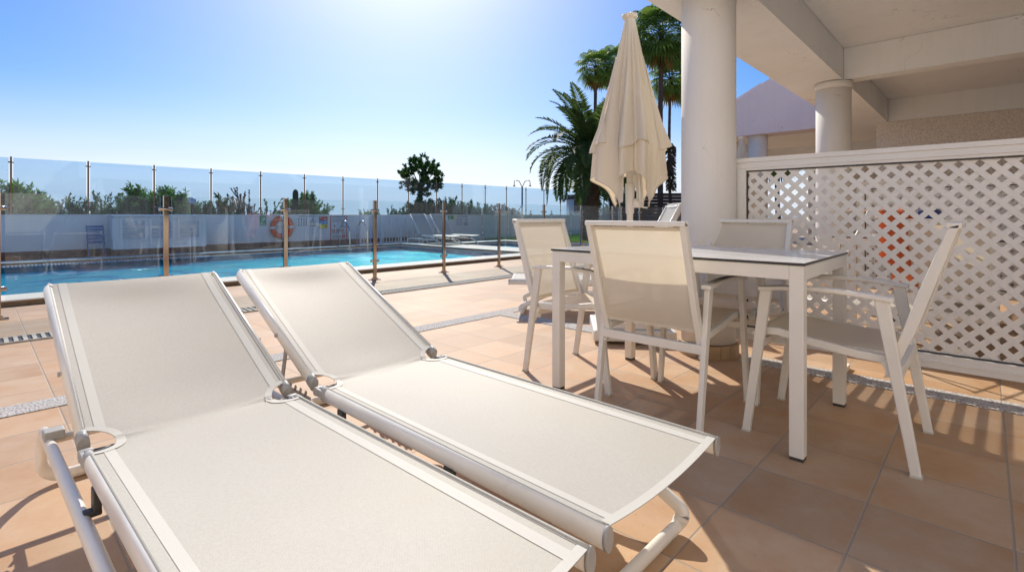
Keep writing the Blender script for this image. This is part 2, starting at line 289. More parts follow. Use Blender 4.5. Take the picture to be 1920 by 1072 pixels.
M['pink'] = fabric_mat('pink_towel', (.75, .33, .33), .15, None, 300, .2)
M['navy'] = fabric_mat('blue_towel', (.06, .10, .32), .15, None, 300, .2)
M['bluep'] = mat('blue_plastic', (.04, .16, .36), .4)
M['grass'] = leaf_mat('grass', (.09, .26, .02), .3)
M['soil'] = mat('dry_soil', (.30, .22, .14), .95, 0, .2, .5, .3, 10)
M['turf'] = mat('turf_base', (.07, .17, .02), .95, 0, .3, 8)
M['bark'] = mat('bark', (.16, .11, .075), .9, 0, .35, 18, .8, 30)
M['palmbark'] = mat('palm_bark', (.115, .075, .05), .95, 0, .4, 22, 1.0, 26)
M['leafa'] = leaf_mat('oleander_leaf', (.05, .14, .022), .35, (.18, .40, .05))
M['leafb'] = leaf_mat('dark_shrub_leaf', (.028, .08, .022), .3, (.08, .24, .05))
M['leafc'] = leaf_mat('glossy_tree_leaf', (.035, .095, .018), .22, (.07, .22, .03), .35)
M['leafp'] = leaf_mat('purple_twig_leaf', (.10, .045, .05), .3, (.2, .1, .08))
M['date'] = leaf_mat('date_palm_leaf', (.06, .095, .028), .3, (.16, .25, .05))
M['fan'] = leaf_mat('fan_palm_leaf', (.07, .13, .03), .38, (.24, .40, .06))
M['dead'] = leaf_mat('dead_palm_leaf', (.27, .16, .05), .3, (.5, .3, .08))
M['wood'] = mat('dark_wood', (.07, .035, .025), .7, 0, .3, 12)
M['signw'] = mat('sign_white', (.72, .74, .78), .5)
M['signr'] = mat('sign_red', (.62, .07, .06), .5)
M['signg'] = mat('sign_green', (.02, .33, .17), .5)
M['signb'] = mat('sign_blue', (.08, .32, .55), .5)
M['signy'] = mat('sign_yellow', (.72, .62, .05), .5)
M['ink'] = mat('sign_ink', (.06, .06, .08), .6)

# ------------------------------------------------------------------ mesh helpers
class MB:
    def __init__(s): s.v = []; s.f = []; s.sm = []
    def add(s, vs, fs, smooth=False):
        o = len(s.v); s.v += [tuple(v) for v in vs]; s.f += [tuple(i+o for i in f) for f in fs]; s.sm += [smooth]*len(fs); return s
    def box(s, c, d, rz=0, mtx=None):
        x, y, z = d[0]/2, d[1]/2, d[2]/2
        vs = [Vector((a*x, b*y, e*z)) for a in (-1, 1) for b in (-1, 1) for e in (-1, 1)]
        m = mtx or Matrix.Rotation(rz, 3, 'Z')
        vs = [m @ v + Vector(c) for v in vs]
        return s.add(vs, [(0, 1, 3, 2), (4, 6, 7, 5), (0, 4, 5, 1), (2, 3, 7, 6), (0, 2, 6, 4), (1, 5, 7, 3)])
    def bb(s, x0, x1, y0, y1, z0, z1): return s.box(((x0+x1)/2, (y0+y1)/2, (z0+z1)/2), (x1-x0, y1-y0, z1-z0))
    def beam(s, a, b, wx, wy, ref=(1, 0, 0), w2=None):
        """rectangular bar from a to b; wx = size along ref, wy = size across it; w2 = sizes at b"""
        a, b = Vector(a), Vector(b); d = (b-a).normalized(); r = Vector(ref); r = (r-d*r.dot(d)).normalized(); q = d.cross(r)
        w2 = w2 or (wx, wy); vs = []
        for p, (p1, p2) in ((a, (wx, wy)), (b, w2)):
            for i, j in ((-1, -1), (1, -1), (1, 1), (-1, 1)): vs.append(p+r*p1/2*i+q*p2/2*j)
        return s.add(vs, [(3, 2, 1, 0), (4, 5, 6, 7), (0, 1, 5, 4), (1, 2, 6, 5), (2, 3, 7, 6), (3, 0, 4, 7)])
    def tube(s, pts, r, n=10, rz=None, up=(0, 0, 1), cap=True, closed=False):
        pts = [Vector(p) for p in pts]; rs = r if isinstance(r, (list, tuple)) else [r]*len(pts)
        N = len(pts); ring = []; prev = None
        for i, p in enumerate(pts):
            if closed: d = (pts[(i+1) % N]-pts[i-1])
            else: d = pts[min(i+1, N-1)]-pts[max(i-1, 0)]
            d.normalize(); u = Vector(up); 
            if rz is None:
                if prev is None: u = Vector((0, 0, 1)) if abs(d.z) < .9 else Vector((1, 0, 0))
                else: u = prev
            if abs(d.dot(u)) > .999: u = Vector((1, 0, 0.01))
            u = (u-d*u.dot(d)).normalized(); prev = u; q = d.cross(u)
            ra = rs[i]; rb = ra if rz is None else rz
            ring.append([p+q*math.cos(t)*ra+u*math.sin(t)*rb for t in [2*math.pi*k/n for k in range(n)]])
        o = len(s.v)
        vs = [v for g in ring for v in g]; fs = []
        for i in range(N if closed else N-1):
            for k in range(n):
                a, b = i*n+k, i*n+(k+1) % n; c, e = ((i+1) % N)*n+(k+1) % n, ((i+1) % N)*n+k
                fs.append((a, b, c, e))
        s.add(vs, fs, True)
        if cap and not closed:
            s.f.append(tuple(o+k for k in reversed(range(n)))); s.sm.append(False)
            s.f.append(tuple(o+(N-1)*n+k for k in range(n))); s.sm.append(False)
        return s
    def cyl(s, c, r, z0, z1, n=24, r2=None):
        r2 = r if r2 is None else r2
        return s.tube([(c[0], c[1], z0), (c[0], c[1], z1)], [r, r2], n)
    def lathe(s, c, prof, n=32):
        vs = []; fs = []
        for (r, z) in prof:
            for k in range(n): t = 2*math.pi*k/n; vs.append((c[0]+r*math.cos(t), c[1]+r*math.sin(t), z))
        for i in range(len(prof)-1):
            for k in range(n): fs.append((i*n+k, i*n+(k+1) % n, (i+1)*n+(k+1) % n, (i+1)*n+k))
        s.add(vs, fs, True); o = len(s.v)-len(vs)
        s.f.append(tuple(o+k for k in reversed(range(n)))); s.sm.append(False)
        s.f.append(tuple(o+(len(prof)-1)*n+k for k in range(n))); s.sm.append(False)
        return s
    def grid(s, fn, nu, nv, smooth=True):
        vs = [fn(i/nu, j/nv) for j in range(nv+1) for i in range(nu+1)]
        fs = [(j*(nu+1)+i, j*(nu+1)+i+1, (j+1)*(nu+1)+i+1, (j+1)*(nu+1)+i) for j in range(nv) for i in range(nu)]
        return s.add(vs, fs, smooth)
    def prism(s, poly, fn0, fn1):
        n = len(poly); vs = [fn0(p) for p in poly]+[fn1(p) for p in poly]
        return s.add(vs, [tuple(reversed(range(n))), tuple(range(n, 2*n))]+[(i, (i+1) % n, n+(i+1) % n, n+i) for i in range(n)])
    def build(s, name, m, parent=None, bevel=0, solid=0, loc=None):
        me = bpy.data.meshes.new(name); me.from_pydata(s.v, [], s.f); me.polygons.foreach_set('use_smooth', s.sm); me.materials.append(M[m] if isinstance(m, str) else m)
        me.validate(); me.update()
        if solid != 'keep':
            bm = bmesh.new(); bm.from_mesh(me); bmesh.ops.recalc_face_normals(bm, faces=bm.faces); bm.to_mesh(me); bm.free()
        o = bpy.data.objects.new(name, me); C.objects.link(o)
        if loc: o.location = loc
        if parent: o.parent = parent
        if solid and solid != 'keep':
            md = o.modifiers.new('thick', 'SOLIDIFY'); md.thickness = solid; md.offset = -1
        if bevel:
            md = o.modifiers.new('bevel', 'BEVEL'); md.width = bevel; md.segments = 2; md.limit_method = 'ANGLE'; md.angle_limit = R(50)
        return o

def bend(pts, r=.05, n=6):
    """round the corners of a polyline"""
    P = [Vector(p) for p in pts]; out = [P[0]]
    for i in range(1, len(P)-1):
        a, b, c = P[i-1], P[i], P[i+1]; ra = min(r, (a-b).length*.49, (c-b).length*.49)
        p0 = b+(a-b).normalized()*ra; p1 = b+(c-b).normalized()*ra
        for k in range(n+1): t = k/n; out.append(p0*(1-t)**2+b*2*t*(1-t)+p1*t*t)
    out.append(P[-1]); return out

def tag(o, label=None, cat=None, group=None, kind=None):
    if label: o['label'] = label
    if cat: o['category'] = cat
    if group: o['group'] = group
    if kind: o['kind'] = kind
    return o
def thing(name, label, cat, loc=(0, 0, 0), rz=0, group=None):
    o = bpy.data.objects.new(name, None); C.objects.link(o); o.location = loc; o.rotation_euler = (0, 0, rz); o.empty_display_size = .1
    return tag(o, label, cat, group)
def kids(o): return [c for c in bpy.data.objects if c.parent == o]
def dup(o, loc=None, rz=None, label=None, group=None, parent=None):
    c = o.copy(); C.objects.link(c); c.parent = parent
    if loc is not None: c.location = loc
    if rz is not None: c.rotation_euler = (0, 0, rz)
    if label: c['label'] = label
    if group: c['group'] = group
    for k in kids(o): dup(k, parent=c)
    return c

# ------------------------------------------------------------------ ground, paving, pools, sea
def structure(name, mb, m, **k): return tag(mb.build(name, m, **k), kind='structure')
PX0, PX1, PY0, PY1 = -7.0, 8.75, 7.62, 12.8      # big pool water
KX0, KX1, KY0, KY1 = 9.75, 12.1, 7.9, 11.7       # small pool
cw = .47
def rects(mb, holes, X0, X1, Y0, Y1, z):
    xs = sorted({X0, X1, *[h[0] for h in holes], *[h[1] for h in holes]}); ys = sorted({Y0, Y1, *[h[2] for h in holes], *[h[3] for h in holes]})
    for i in range(len(xs)-1):
        for j in range(len(ys)-1):
            cx, cy = (xs[i]+xs[i+1])/2, (ys[j]+ys[j+1])/2
            if any(h[0] < cx < h[1] and h[2] < cy < h[3] for h in holes): continue
            mb.add([(xs[i], ys[j], z), (xs[i+1], ys[j], z), (xs[i+1], ys[j+1], z), (xs[i], ys[j+1], z)], [(0, 1, 2, 3)])
holes = [(PX0, PX1, PY0, PY1), (KX0, KX1, KY0, KY1)]
b = MB(); rects(b, holes, -14, 36, -8, 13.8, 0); structure('paving', b, 'tile', solid='keep')
b = MB(); rects(b, [(PX0-.5, PX1+.5, PY0-.5, PY1+.5), (KX0-.4, KX1+.4, KY0-.4, KY1+.4)], -900, 1200, -900, 60, -.03); structure('ground', b, 'soil', solid='keep')
b = MB(); b.add([(-5000, 60, -.05), (5000, 60, -.05), (5000, 5000, -.05), (-5000, 5000, -.05)], [(0, 1, 2, 3)])
structure('sea', b, mat('sea_water', (.06, .16, .22), .2, 0, .2, .05), solid='keep')
for nm, (x0, x1, y0, y1), dep in (('pool_basin', holes[0], .115), ('paddling_pool_basin', holes[1], .10)):
    b = MB(); zb, zt = -dep, -.004
    b.add([(x0, y0, zb), (x1, y0, zb), (x1, y1, zb), (x0, y1, zb), (x0, y0, zt), (x1, y0, zt), (x1, y1, zt), (x0, y1, zt)],
          [(0, 1, 2, 3), (0, 4, 5, 1), (1, 5, 6, 2), (2, 6, 7, 3), (3, 7, 4, 0)]); structure(nm, b, 'basin', solid='keep')
    b = MB(); zw = -.045; rw = random.Random(8); big = dep > .11
    wvs = []
    for k in range(16):
        lam = .40*(1.1**k); a_ = rw.uniform(0, 6.283); A = lam/6.283*(.09 if big else .02)*rw.uniform(.7, 1.3)
        wvs.append((6.283/lam*math.cos(a_), 6.283/lam*math.sin(a_), A, rw.uniform(0, 6.28)))
    xw = max(x0, -2.5); st = .045 if big else .08; nx, ny = int((x1-xw)/st), int((y1-y0)/st)
    def ripple(u, v):
        x, y = xw+.001+(x1-xw-.002)*u, y0+.001+(y1-y0-.002)*v; m_ = 1+.6*math.sin(x*.9+1.3*math.sin(y*.7))
        return (x, y, zw+min(.045, max(-.042, m_*sum(A*math.sin(kx*x+ky*y+p+.6*math.sin(x*1.7+y)) for kx, ky, A, p in wvs))))
    b.grid(ripple, nx, ny)
    if xw > x0: b.add([(x0, y0, zw), (xw+.001, y0, zw), (xw+.001, y1, zw), (x0, y1, zw)], [(0, 1, 2, 3)])
    structure('pool_water' if dep > .11 else 'paddling_pool_water', b, 'water', solid='keep')
    # raised coping with its darker edge
    for z0, z1, e, m_, n_ in ((.004, .05, 0, 'copside', '_edge'), (.05, .066, .012, 'coping', '')):
        b = MB(); a0, a1 = 0-.0, cw+e
        inn = .0 if n_ else -.02
        b.bb(x0-a1, x1+a1, y0-a1, y0-inn, z0, z1); b.bb(x0-a1, x1+a1, y1+inn, y1+a1, z0, z1)
        b.bb(x0-a1, x0-inn, y0-inn, y1+inn, z0, z1); b.bb(x1+inn, x1+a1, y0-inn, y1+inn, z0, z1)
        structure(('pool' if dep > .11 else 'paddling_pool')+'_coping'+n_, b, m_, bevel=.004 if not n_ else 0)
# ribbed white overflow gutters along the two long edges of the big pool
for yy in (PY0+.02, PY1-.2):
    b = MB()
    x = PX0+.02
    while x < (PX1-.02 if yy < 9 else 3.6):
        b.bb(x, x+.028, yy, yy+(.32 if yy < 9 else .18), -.014, .012); x += .052
    structure('overflow_grating', b, 'signw')
# pebble strips between tile fields, slotted drain
b = MB(); b.bb(-14, 3.3, 3.25, 3.42, .0, .005); b.bb(3.3, 3.47, -8, 1.15, 0, .005); b.bb(3.3, 3.47, 1.6, 3.42, 0, .005); b.bb(3.47, 30, 3.25, 3.42, 0, .005)
structure('pebble_strip', b, 'pebble')
b = MB(); b.bb(-14, 30, 5.11, 5.29, .0, .004); structure('drain_channel', b, 'dark')
b = MB(); x = -9.
while x < 16:
    b.bb(x, x+.024, 5.1, 5.3, .005, .013); x += .05
b.bb(-9, 16, 5.085, 5.1, .0, .013); b.bb(-9, 16, 5.3, 5.315, 0, .013)
structure('drain_grating', b, mat('drain_grey', (.46, .43, .37), .7, 0, .2, 20))
# lawn beyond the paddling pool
b = MB(); b.bb(13.0, 34, 9.0, 13.7, .0, .02); structure('lawn_soil', b, 'turf')
b = MB(); rg = random.Random(3)
for i in range(26000):
    x, y = rg.uniform(13.0, 24), rg.uniform(9.0, 13.7); a = rg.uniform(0, 6.28); h = rg.uniform(.03, .075); q = .008
    b.add([(x-q*math.cos(a), y-q*math.sin(a), .018), (x+q*math.cos(a), y+q*math.sin(a), .018), (x+rg.uniform(-.02, .02), y+rg.uniform(-.02, .02), .02+h)], [(0, 1, 2)])
tag(b.build('grass', 'grass', solid='keep'), 'short bright green grass of the lawn beyond the paddling pool', 'grass', None, 'stuff')

# ------------------------------------------------------------------ boundary wall with its glass screen
WY = 13.8
wall = thing('boundary_wall', 'long low white wall on a brown plinth behind the pool', 'wall', (5, WY, 0))
b = MB(); b.bb(-13-5, 12.5-5, 0, .22, .2, .905); b.bb(12.5-5, 31-5, 0, .22, -.02, .905); b.build('wall_body', 'wallw', wall)
b = MB(); b.bb(-18, 7.5, -.02, .2, .0, .2); b.build('plinth', 'brick', wall)
b = MB(); b.bb(-18, 26, -.02, .24, .905, .93); b.build('coping', 'signw', wall, bevel=.004)
def glass_fence(name, label, x0, y, dx, n, z0, z1, post, gm, clampz, foot=True, zg=None, pw=.045, first=0, skip=()):
    t = thing(name, label, 'glass fence', (x0, y, 0))
    g = zg or (z0+.08, z1-.03)
    proto = None; pane = None; gp = .05 if foot else .032; cl = .062 if foot else .042
    for k in range(first, n):
        if proto is None:
            b = MB(); b.box((dx*k, 0, (z0+z1)/2), (pw, pw*.7, z1-z0)); proto = b.build('post', post, t, bevel=.003)
            proto.location = (0, 0, 0)
            q = []
            for cz in clampz:
                b = MB()
                b.tube([(dx*k-cl, -.0, cz), (dx*k+cl, 0, cz)], .020 if foot else .013, 12)
                q.append(b.build('clamp', post, proto))
            if foot:
                b = MB(); b.box((dx*k, 0, z0+.005), (.15, .1, .01)); b.box((dx*k, 0, z0+.02), (.075, .06, .02)); b.build('base_plate', post, proto, bevel=.002)
            b = MB(); b.bb(dx*k+gp, dx*(k+1)-gp, -.005, .005, g[0], g[1]); pane = b.build('pane', gm, t)
        else:
            p = dup(proto, (dx*(k-first), 0, 0), parent=t)
            if k < n-1: dup(pane, (dx*(k-first), 0, 0), parent=t)
    return t
glass_fence('glass_screen', 'tall blue tinted glass screen standing on top of the white boundary wall', .5-1.165*6, WY+.1, 1.165, 27, .93, 2.06, 'postdark', 'glassfar', (1.1, 1.95), False, (.94, 2.04), .03)
glass_fence('glass_pool_fence', 'clear glass fence with bronze posts along the near side of the pool', .14-1.25*3, 6.32, 1.25, 16, 0, 1.125, 'steel', 'glass', (.27, .98), True, (.17, 1.115), .048)
glass_fence('glass_lawn_fence', 'clear glass fence with thin posts between paddling pool and lawn', 11.9, 12.55, 1.25, 9, 0, 1.1, 'steel2', 'glass', (.27, .95), True, (.1, 1.08), .035)

# ------------------------------------------------------------------ our terrace roof, pillars, house
BZ = 2.40; BY0, BY1 = 1.15, 1.71
hs = thing('terrace_house', 'white terrace house whose roof and beams cover the dining corner', 'building', (3.37, 1.36, 0))
def hb(name, m, boxes, bevel=0, parent=None):
    b = MB()
    for q in boxes: b.bb(q[0]-3.37, q[1]-3.37, q[2]-1.36, q[3]-1.36, q[4], q[5])
    return b.build(name, m, parent or hs, bevel=bevel)
hb('edge_beam', 'ceil', [(2.85, 12.0, BY0, BY1, BZ, 2.95)])
hb('ceiling', 'ceil', [(2.85, 9.97, -3.2, BY0-.003, 2.75, 2.95)])
hb('cross_beam', 'ceil', [(6.55, 6.75, -3.2, BY0-.004, BZ+.005, 2.747)])
hb('cross_beam', 'ceil', [(2.85, 3.05, -3.2, BY0-.004, BZ+.005, 2.747)])
hb('roof_slab', 'plaster', [(2.78, 12.1, -3.3, 1.76, 2.953, 3.1)])
# rough rendered party wall at the far end of the neighbour's terrace, smooth lintel above
hb('stucco_wall', 'stucco', [(9.98, 10.2, -3.2, 1.30, 0, 2.40)])
hb('lintel', 'ceil', [(9.975, 10.2, -3.2, BY0-.004, 2.403, 2.949)])
fw = hb('facade', 'plaster', [(-9.0, 3.0, -3.3, -3.1, 0, 2.745), (-9, 2.75, -3.3, -3.1, 2.745, 6.2), (2.75, 12, -3.3, -3.1, 3.103, 6.2), (5.4, 7.4, -3.3, -3.1, 0, 2.745), (9.4, 9.97, -3.3, -3.1, 0, 2.745), (3.0, 5.4, -3.3, -3.1, 2.2, 2.745), (7.4, 9.4, -3.3, -3.1, 2.2, 2.745)])  # unroofed stretch behind the camera, lengthened and raised to bounce sunlight into the shade
hb('bounce_wall', 'plaster', [(-4.2, -4.0, -3.09, 4.6, 0, 6.2)])  # added out of view: tall white wall that reflects sun as fill light
for x0, x1 in ((3.0, 5.4), (7.4, 9.4)):
    d = hb('patio_door', 'frame', [(x0, x1, -3.22, -3.17, 0.0, .08), (x0, x1, -3.22, -3.17, 2.12, 2.2), (x0, x0+.07, -3.22, -3.17, .08, 2.12), (x1-.07, x1, -3.22, -3.17, .08, 2.12), ((x0+x1)/2-.05, (x0+x1)/2+.05, -3.22, -3.17, .08, 2.12)])
    b = MB(); b.bb(x0+.07-3.37, x1-.07-3.37, -3.2-1.36, -3.19-1.36, .08, 2.12); b.build('pane', 'window', d)
def pillar(x, y, r, z1, label, group, stone=True, cap=True):
    t = thing('pillar', label, 'pillar', (x, y, 0), 0, group)
    b = MB(); n = 48; prof = [(r, .09 if stone else 0), (r, .4), (r*1.004, 1.0), (r*.998, 1.6), (r, z1-(.08 if cap else .0))]
    b.lathe((0, 0), prof, n); b.build('shaft', 'plaster', t)
    if stone:
        b = MB(); nn = 16
        for k in range(nn):
            a0, a1 = 2*math.pi*(k+.015)/nn, 2*math.pi*(k+.985)/nn
            P = [(math.cos(a)*rr, math.sin(a)*rr) for a, rr in [(a0, r-.02), (a0, r+.016), ((a0+a1)/2, r+.019), (a1, r+.016), (a1, r-.02)]]
            b.prism(P, lambda p: (p[0], p[1], .0), lambda p: (p[0], p[1], .085))
        b.build('stone_base', 'stone', t, bevel=.003)
    if cap:
        b = MB(); b.lathe((0, 0), [(r+.002, z1-.078), (r+.012, z1-.07), (r+.012, z1-.004)], n); b.build('capital', 'plaster', t)
    return t
pillar(3.37, 1.36, .172, BZ-.002, 'thick white round pillar on a beige stone ring behind the dining chairs', 'round white pillars', cap=False)
pillar(6.63, 1.26, .172, BZ-.002, 'white round pillar rising above the lattice screen to the roof beam corner', 'round white pillars')
pillar(10.3, 3.2, .17, 2.43, 'short looking round pillar under the lilac gable', 'round white pillars', cap=False)
# lilac gabled neighbour house
nh = thing('gabled_house', 'lilac rendered neighbouring house with a pointed gable over its terrace', 'building', (10.05, 3.0, 0))
def P2(y, z): return (y, z)
b = MB(); poly = [(4.62, 2.43), (4.62, 2.52), (1.8, 4.03), (1.8, 2.43)]
b.prism(poly, lambda p: (0, p[0]-3, p[1]), lambda p: (.45, p[0]-3, p[1])); b.build('gable', 'lilac', nh)
b = MB(); b.bb(.45, 9, -3.0, 1.62, 2.6, 2.75); b.bb(.45, 9, 1.2, 1.6, 2.43, 2.6); b.bb(3.9, 4.2, -3, 1.2, 2.43, 2.6); b.build('terrace_roof', 'ceil', nh)
b = MB(); b.bb(.3, 9, -3.2, -3.0, 0, 2.6); b.bb(8.8, 9.0, -3, 1.3, 0, 2.6); b.build('wall', 'plaster', nh)
b = MB(); 
b = MB(); b.prism([(4.7, 2.76), (3.2, 3.5), (3.2, 2.76)], lambda p: (.46, p[0]-3, p[1]), lambda p: (9, p[0]-3, p[1])); b.build('roof', 'lilac', nh)
pillar(13.6, 4.3, .16, 2.43, 'far white round pillar of the lilac gabled house', 'round white pillars', cap=False)

# ------------------------------------------------------------------ lattice screens
def lattice(name, label, x, y0, y1, z0=.115, z1=1.283, rz=0, group=None):
    """screen running from y0 down to y1 (local -y), frame with mouldings, one diagonal slat panel"""
    L = y0-y1; t = thing(name, label, 'lattice screen', (x, y0, 0), rz, group)
    fwid = .075
    b = MB()
    b.bb(-.025, .025, -L, 0, z1-fwid, z1); b.bb(-.034, .034, -L-.002, .004, z1-.022, z1+.006); b.bb(-.025, .025, -L, 0, z0, z0+fwid)
    b.bb(-.025, .025, -fwid, -.0, z0+fwid, z1-fwid); b.bb(-.025, .025, -L, -L+fwid, z0+fwid, z1-fwid)
    b.bb(-.031, .031, -L+.01, -.01, z1-fwid+.015, z1-fwid+.03); b.bb(-.031, .031, -L+.01, -.01, z0+.03, z0+.045)
    b.bb(-.031, .031, -.04, -.02, z0+.06, z1-.06)
    b.build('frame', 'pvc', t, bevel=.002)
    b = MB(); m = fwid
    for s in (-.026, -.018): pass
    b.bb(-.012, .012, -L+m, -m, z1-m-.008, z1-m-.002); b.bb(-.012, .012, -m-.008, -m-.002, z0+m, z1-m-.01); b.bb(-.012, .012, -L+m, -m, z0+m+.002, z0+m+.008)
    b.build('gasket', 'hpledge', t)
    b = MB(); p = .080; sw = .0275*math.sqrt(2)/2      # half extent of a slat along y
    Y0, Y1, Z0, Z1 = -L+m-.01, -m+.01, z0+m-.01, z1-m+.01
    H = Z1-Z0
    for sgn, xx in ((1, -.0013), (-1, .0013)):
        k = -int(H/p)-1
        while True:
            c = Y0+k*p
            if c > Y1+H: break
            # slat centre line: y = c + t (sgn +) or y = c - t ... clip to the panel
            def yy(tt): return c+tt if sgn > 0 else c-tt
            t0, t1 = 0, H
            lo, hi = (Y0-c, Y1-c) if sgn > 0 else (c-Y1, c-Y0)
            t0, t1 = max(t0, lo), min(t1, hi)
            if t1-t0 > .02:
                P = [(yy(t0)-sw, Z0+t0), (yy(t0)+sw, Z0+t0), (yy(t1)+sw, Z0+t1), (yy(t1)-sw, Z0+t1)]
                b.prism(P, lambda q: (xx-.0012, q[0], q[1]), lambda q: (xx+.0012, q[0], q[1]))
            k += 1
    b.build('lattice_panel', 'pvc', t)
    for yv in (-.6, -L/2, -L+.35):
        b = MB(); b.bb(-.03, .03, yv-.025, yv+.025, .0, z0-.001); b.bb(-.12, .12, yv-.0252, yv+.0252, 0, .03); b.build('foot', 'pvc', t)
    return t
lattice('lattice_screen', 'white diagonal lattice screen fixed beside the thick pillar', 3.475, 1.222, -2.2)
lattice('lattice_screen', 'second white lattice screen seen through the first one, by the pillar at the roof corner', 6.7, 1.05, -2.6)

# ------------------------------------------------------------------ dining chairs
def make_chair():
    t = thing('dining_chair', 'x', 'chair')
    for s in (-1, 1):
        x = .25*s
        for (a, c) in (((x, .205, .612), (x, .285, .0)), ((x, -.185, .612), (x, -.285, .0))):
            b = MB(); b.beam(a, c, .024, .044, (1, 0, 0), (.022, .032)); lg = b.build('leg', 'frame', t, bevel=.004)
            b = MB(); b.box((c[0], c[1], .004), (.025, .036, .008)); b.build('foot_cap', 'hem', lg)
        b = MB(); b.add([], []); 
        # flat armrest, gently raised in the middle, front end stepped down
        n = 14; pts = []
        for k in range(n+1):
            u = k/n; y = .235-.455*u; z = .622+.016*math.sin(math.pi*u)
            pts.append((y, z))
        poly = [(y, z) for y, z in pts]+[(y, z-.018) for y, z in reversed(pts)]
        b.prism(poly, lambda q: (x-.021, q[0], q[1]), lambda q: (x+.021, q[0], q[1])); b.build('armrest', 'frame', t, bevel=.004)
        # back upright with a knee at the seat
        b = MB(); sec = [(-.205, .33), (-.232, .42), (-.262, .50), (-.318, .68), (-.385, .885)]; x2 = .227*s; wv = [.030, .036, .042, .04, .032]
        vs = []; 
        for (y, z), q in zip(sec, wv):
            vs += [(x2-.013, y-q/2, z+q*.15), (x2+.013, y-q/2, z+q*.15), (x2+.013, y+q/2, z-q*.15), (x2-.013, y+q/2, z-q*.15)]
        fs = [(3, 2, 1, 0), tuple(range(16, 20))]
        for i in range(4):
            for k in range(4): fs.append((i*4+k, i*4+(k+1) % 4, i*4+4+(k+1) % 4, i*4+4+k))
        b.add(vs, fs); b.build('back_post', 'frame', t, bevel=.003)
        b = MB(); pr = [(.262, .405), (.235, .432), (.17, .437), (.05, .415), (-.1, .395), (-.215, .39)]
        for i in range(5): b.beam((.222*s, pr[i][0], pr[i][1]), (.222*s, pr[i+1][0]-.004, pr[i+1][1]), .022, .03)
        b.build('seat_rail', 'frame', t, bevel=.003)
        b = MB(); b.beam((.232*s, -.19, .385), (.238*s, -.232, .31), .02, .02); b.build('brace', 'frame', t)
    b = MB(); b.box((0, -.383, .883), (.48, .042, .022)); b.build('top_rail', 'frame', t, bevel=.004)
    b = MB(); b.beam((-.24, -.236, .352), (.24, -.236, .352), .022, .04, (0, 1, 0)); b.build('crossbar', 'frame', t, bevel=.003)
    b = MB(); b.beam((-.24, .225, .385), (.24, .225, .385), .02, .03, (0, 1, 0)); b.build('crossbar', 'frame', t, bevel=.003)
    # textile
    def seat(u, v):
        x = (u-.5)*.43; y = .268-.46*v
        z = .448-.03*min(1, v*1.4) if v > .08 else .448-.02*(1-v/.08)**2
        return (x, y, z-.018*(1-(2*u-1)**2)*math.sin(math.pi*min(1, v*1.02)))
    b = MB(); b.grid(seat, 14, 22); b.build('seat', 'chairsling', t, solid='keep')
    ls = [(-.245, .43), (-.27, .50), (-.322, .68), (-.380, .868)]
    def back(u, v):
        x = (u-.5)*.43; f = v*3; i = min(2, int(f)); k = f-i
        y = ls[i][0]*(1-k)+ls[i+1][0]*k; z = ls[i][1]*(1-k)+ls[i+1][1]*k
        return (x, y-.010*(1-(2*u-1)**2)*math.sin(math.pi*v), z)
    b = MB(); b.grid(back, 14, 18); bk = b.build('backrest', 'chairsling', t, solid='keep')
    b = MB(); b.box((0, -.245, .432), (.43, .006, .018)); b.build('hem', 'chairsling', bk)
    b = MB(); b.box((0, -.379, .862), (.43, .008, .014)); b.build('hem', 'chairsling', bk)
    return t
chair0 = make_chair(); used = [0]
def chair(x, y, rz, label, group):
    o = chair0 if not used[0] else dup(chair0)
    used[0] = 1; o.location = (x, y, 0); o.rotation_euler = (0, 0, R(rz)); o['label'] = label; o['group'] = group; return o
GC = 'chairs around the dining table'
chair(2.515, .465, 0, 'white dining chair seen side-on at the right end of the table', GC)
chair(2.335, 1.115, -90, 'nearest white dining chair with its back turned, between loungers and table', GC)
chair(2.48, 1.70, 180, 'white dining chair at the far left end of the table, on the pool side', GC)
chair(2.885, 1.065, 90, 'white dining chair across the table, half hidden in front of the thick pillar', GC)

# ------------------------------------------------------------------ table
tb = thing('dining_table', 'white rectangular dining table with thin dark edged top and square legs', 'table', (2.5, 1.09, 0))
def T(x0, x1, y0, y1, z0, z1, name, m, bevel=.003, parent=tb):
    b = MB(); b.bb(x0, x1, y0, y1, z0, z1); return b.build(name, m, parent, bevel=bevel)
tt = T(-.4, .4, -.6, .6, .731, .7405, 'tabletop', 'hpledge', .001)
T(-.3985, .3985, -.5985, .5985, .7406, .7418, 'surface', 'hpl', 0, tt)
b = MB(); b.bb(-.395, -.345, -.545, .545, .675, .7305); b.bb(.345, .395, -.545, .545, .675, .7305); b.bb(-.345, .345, -.595, -.545, .675, .7305); b.bb(-.345, .345, .545, .595, .675, .7305)
b.build('apron', 'frame', tb, bevel=.002)
for sx in (-1, 1):
    for sy in (-1, 1):
        lg = T(*sorted((sx*.345, sx*.3952)), *sorted((sy*.5452, sy*.5952)), .012, .7304, 'leg', 'frame')
        b = MB(); b.box((sx*.370, sy*.570, .006), (.046, .046, .012)); b.build('foot_pad', 'dark', lg)

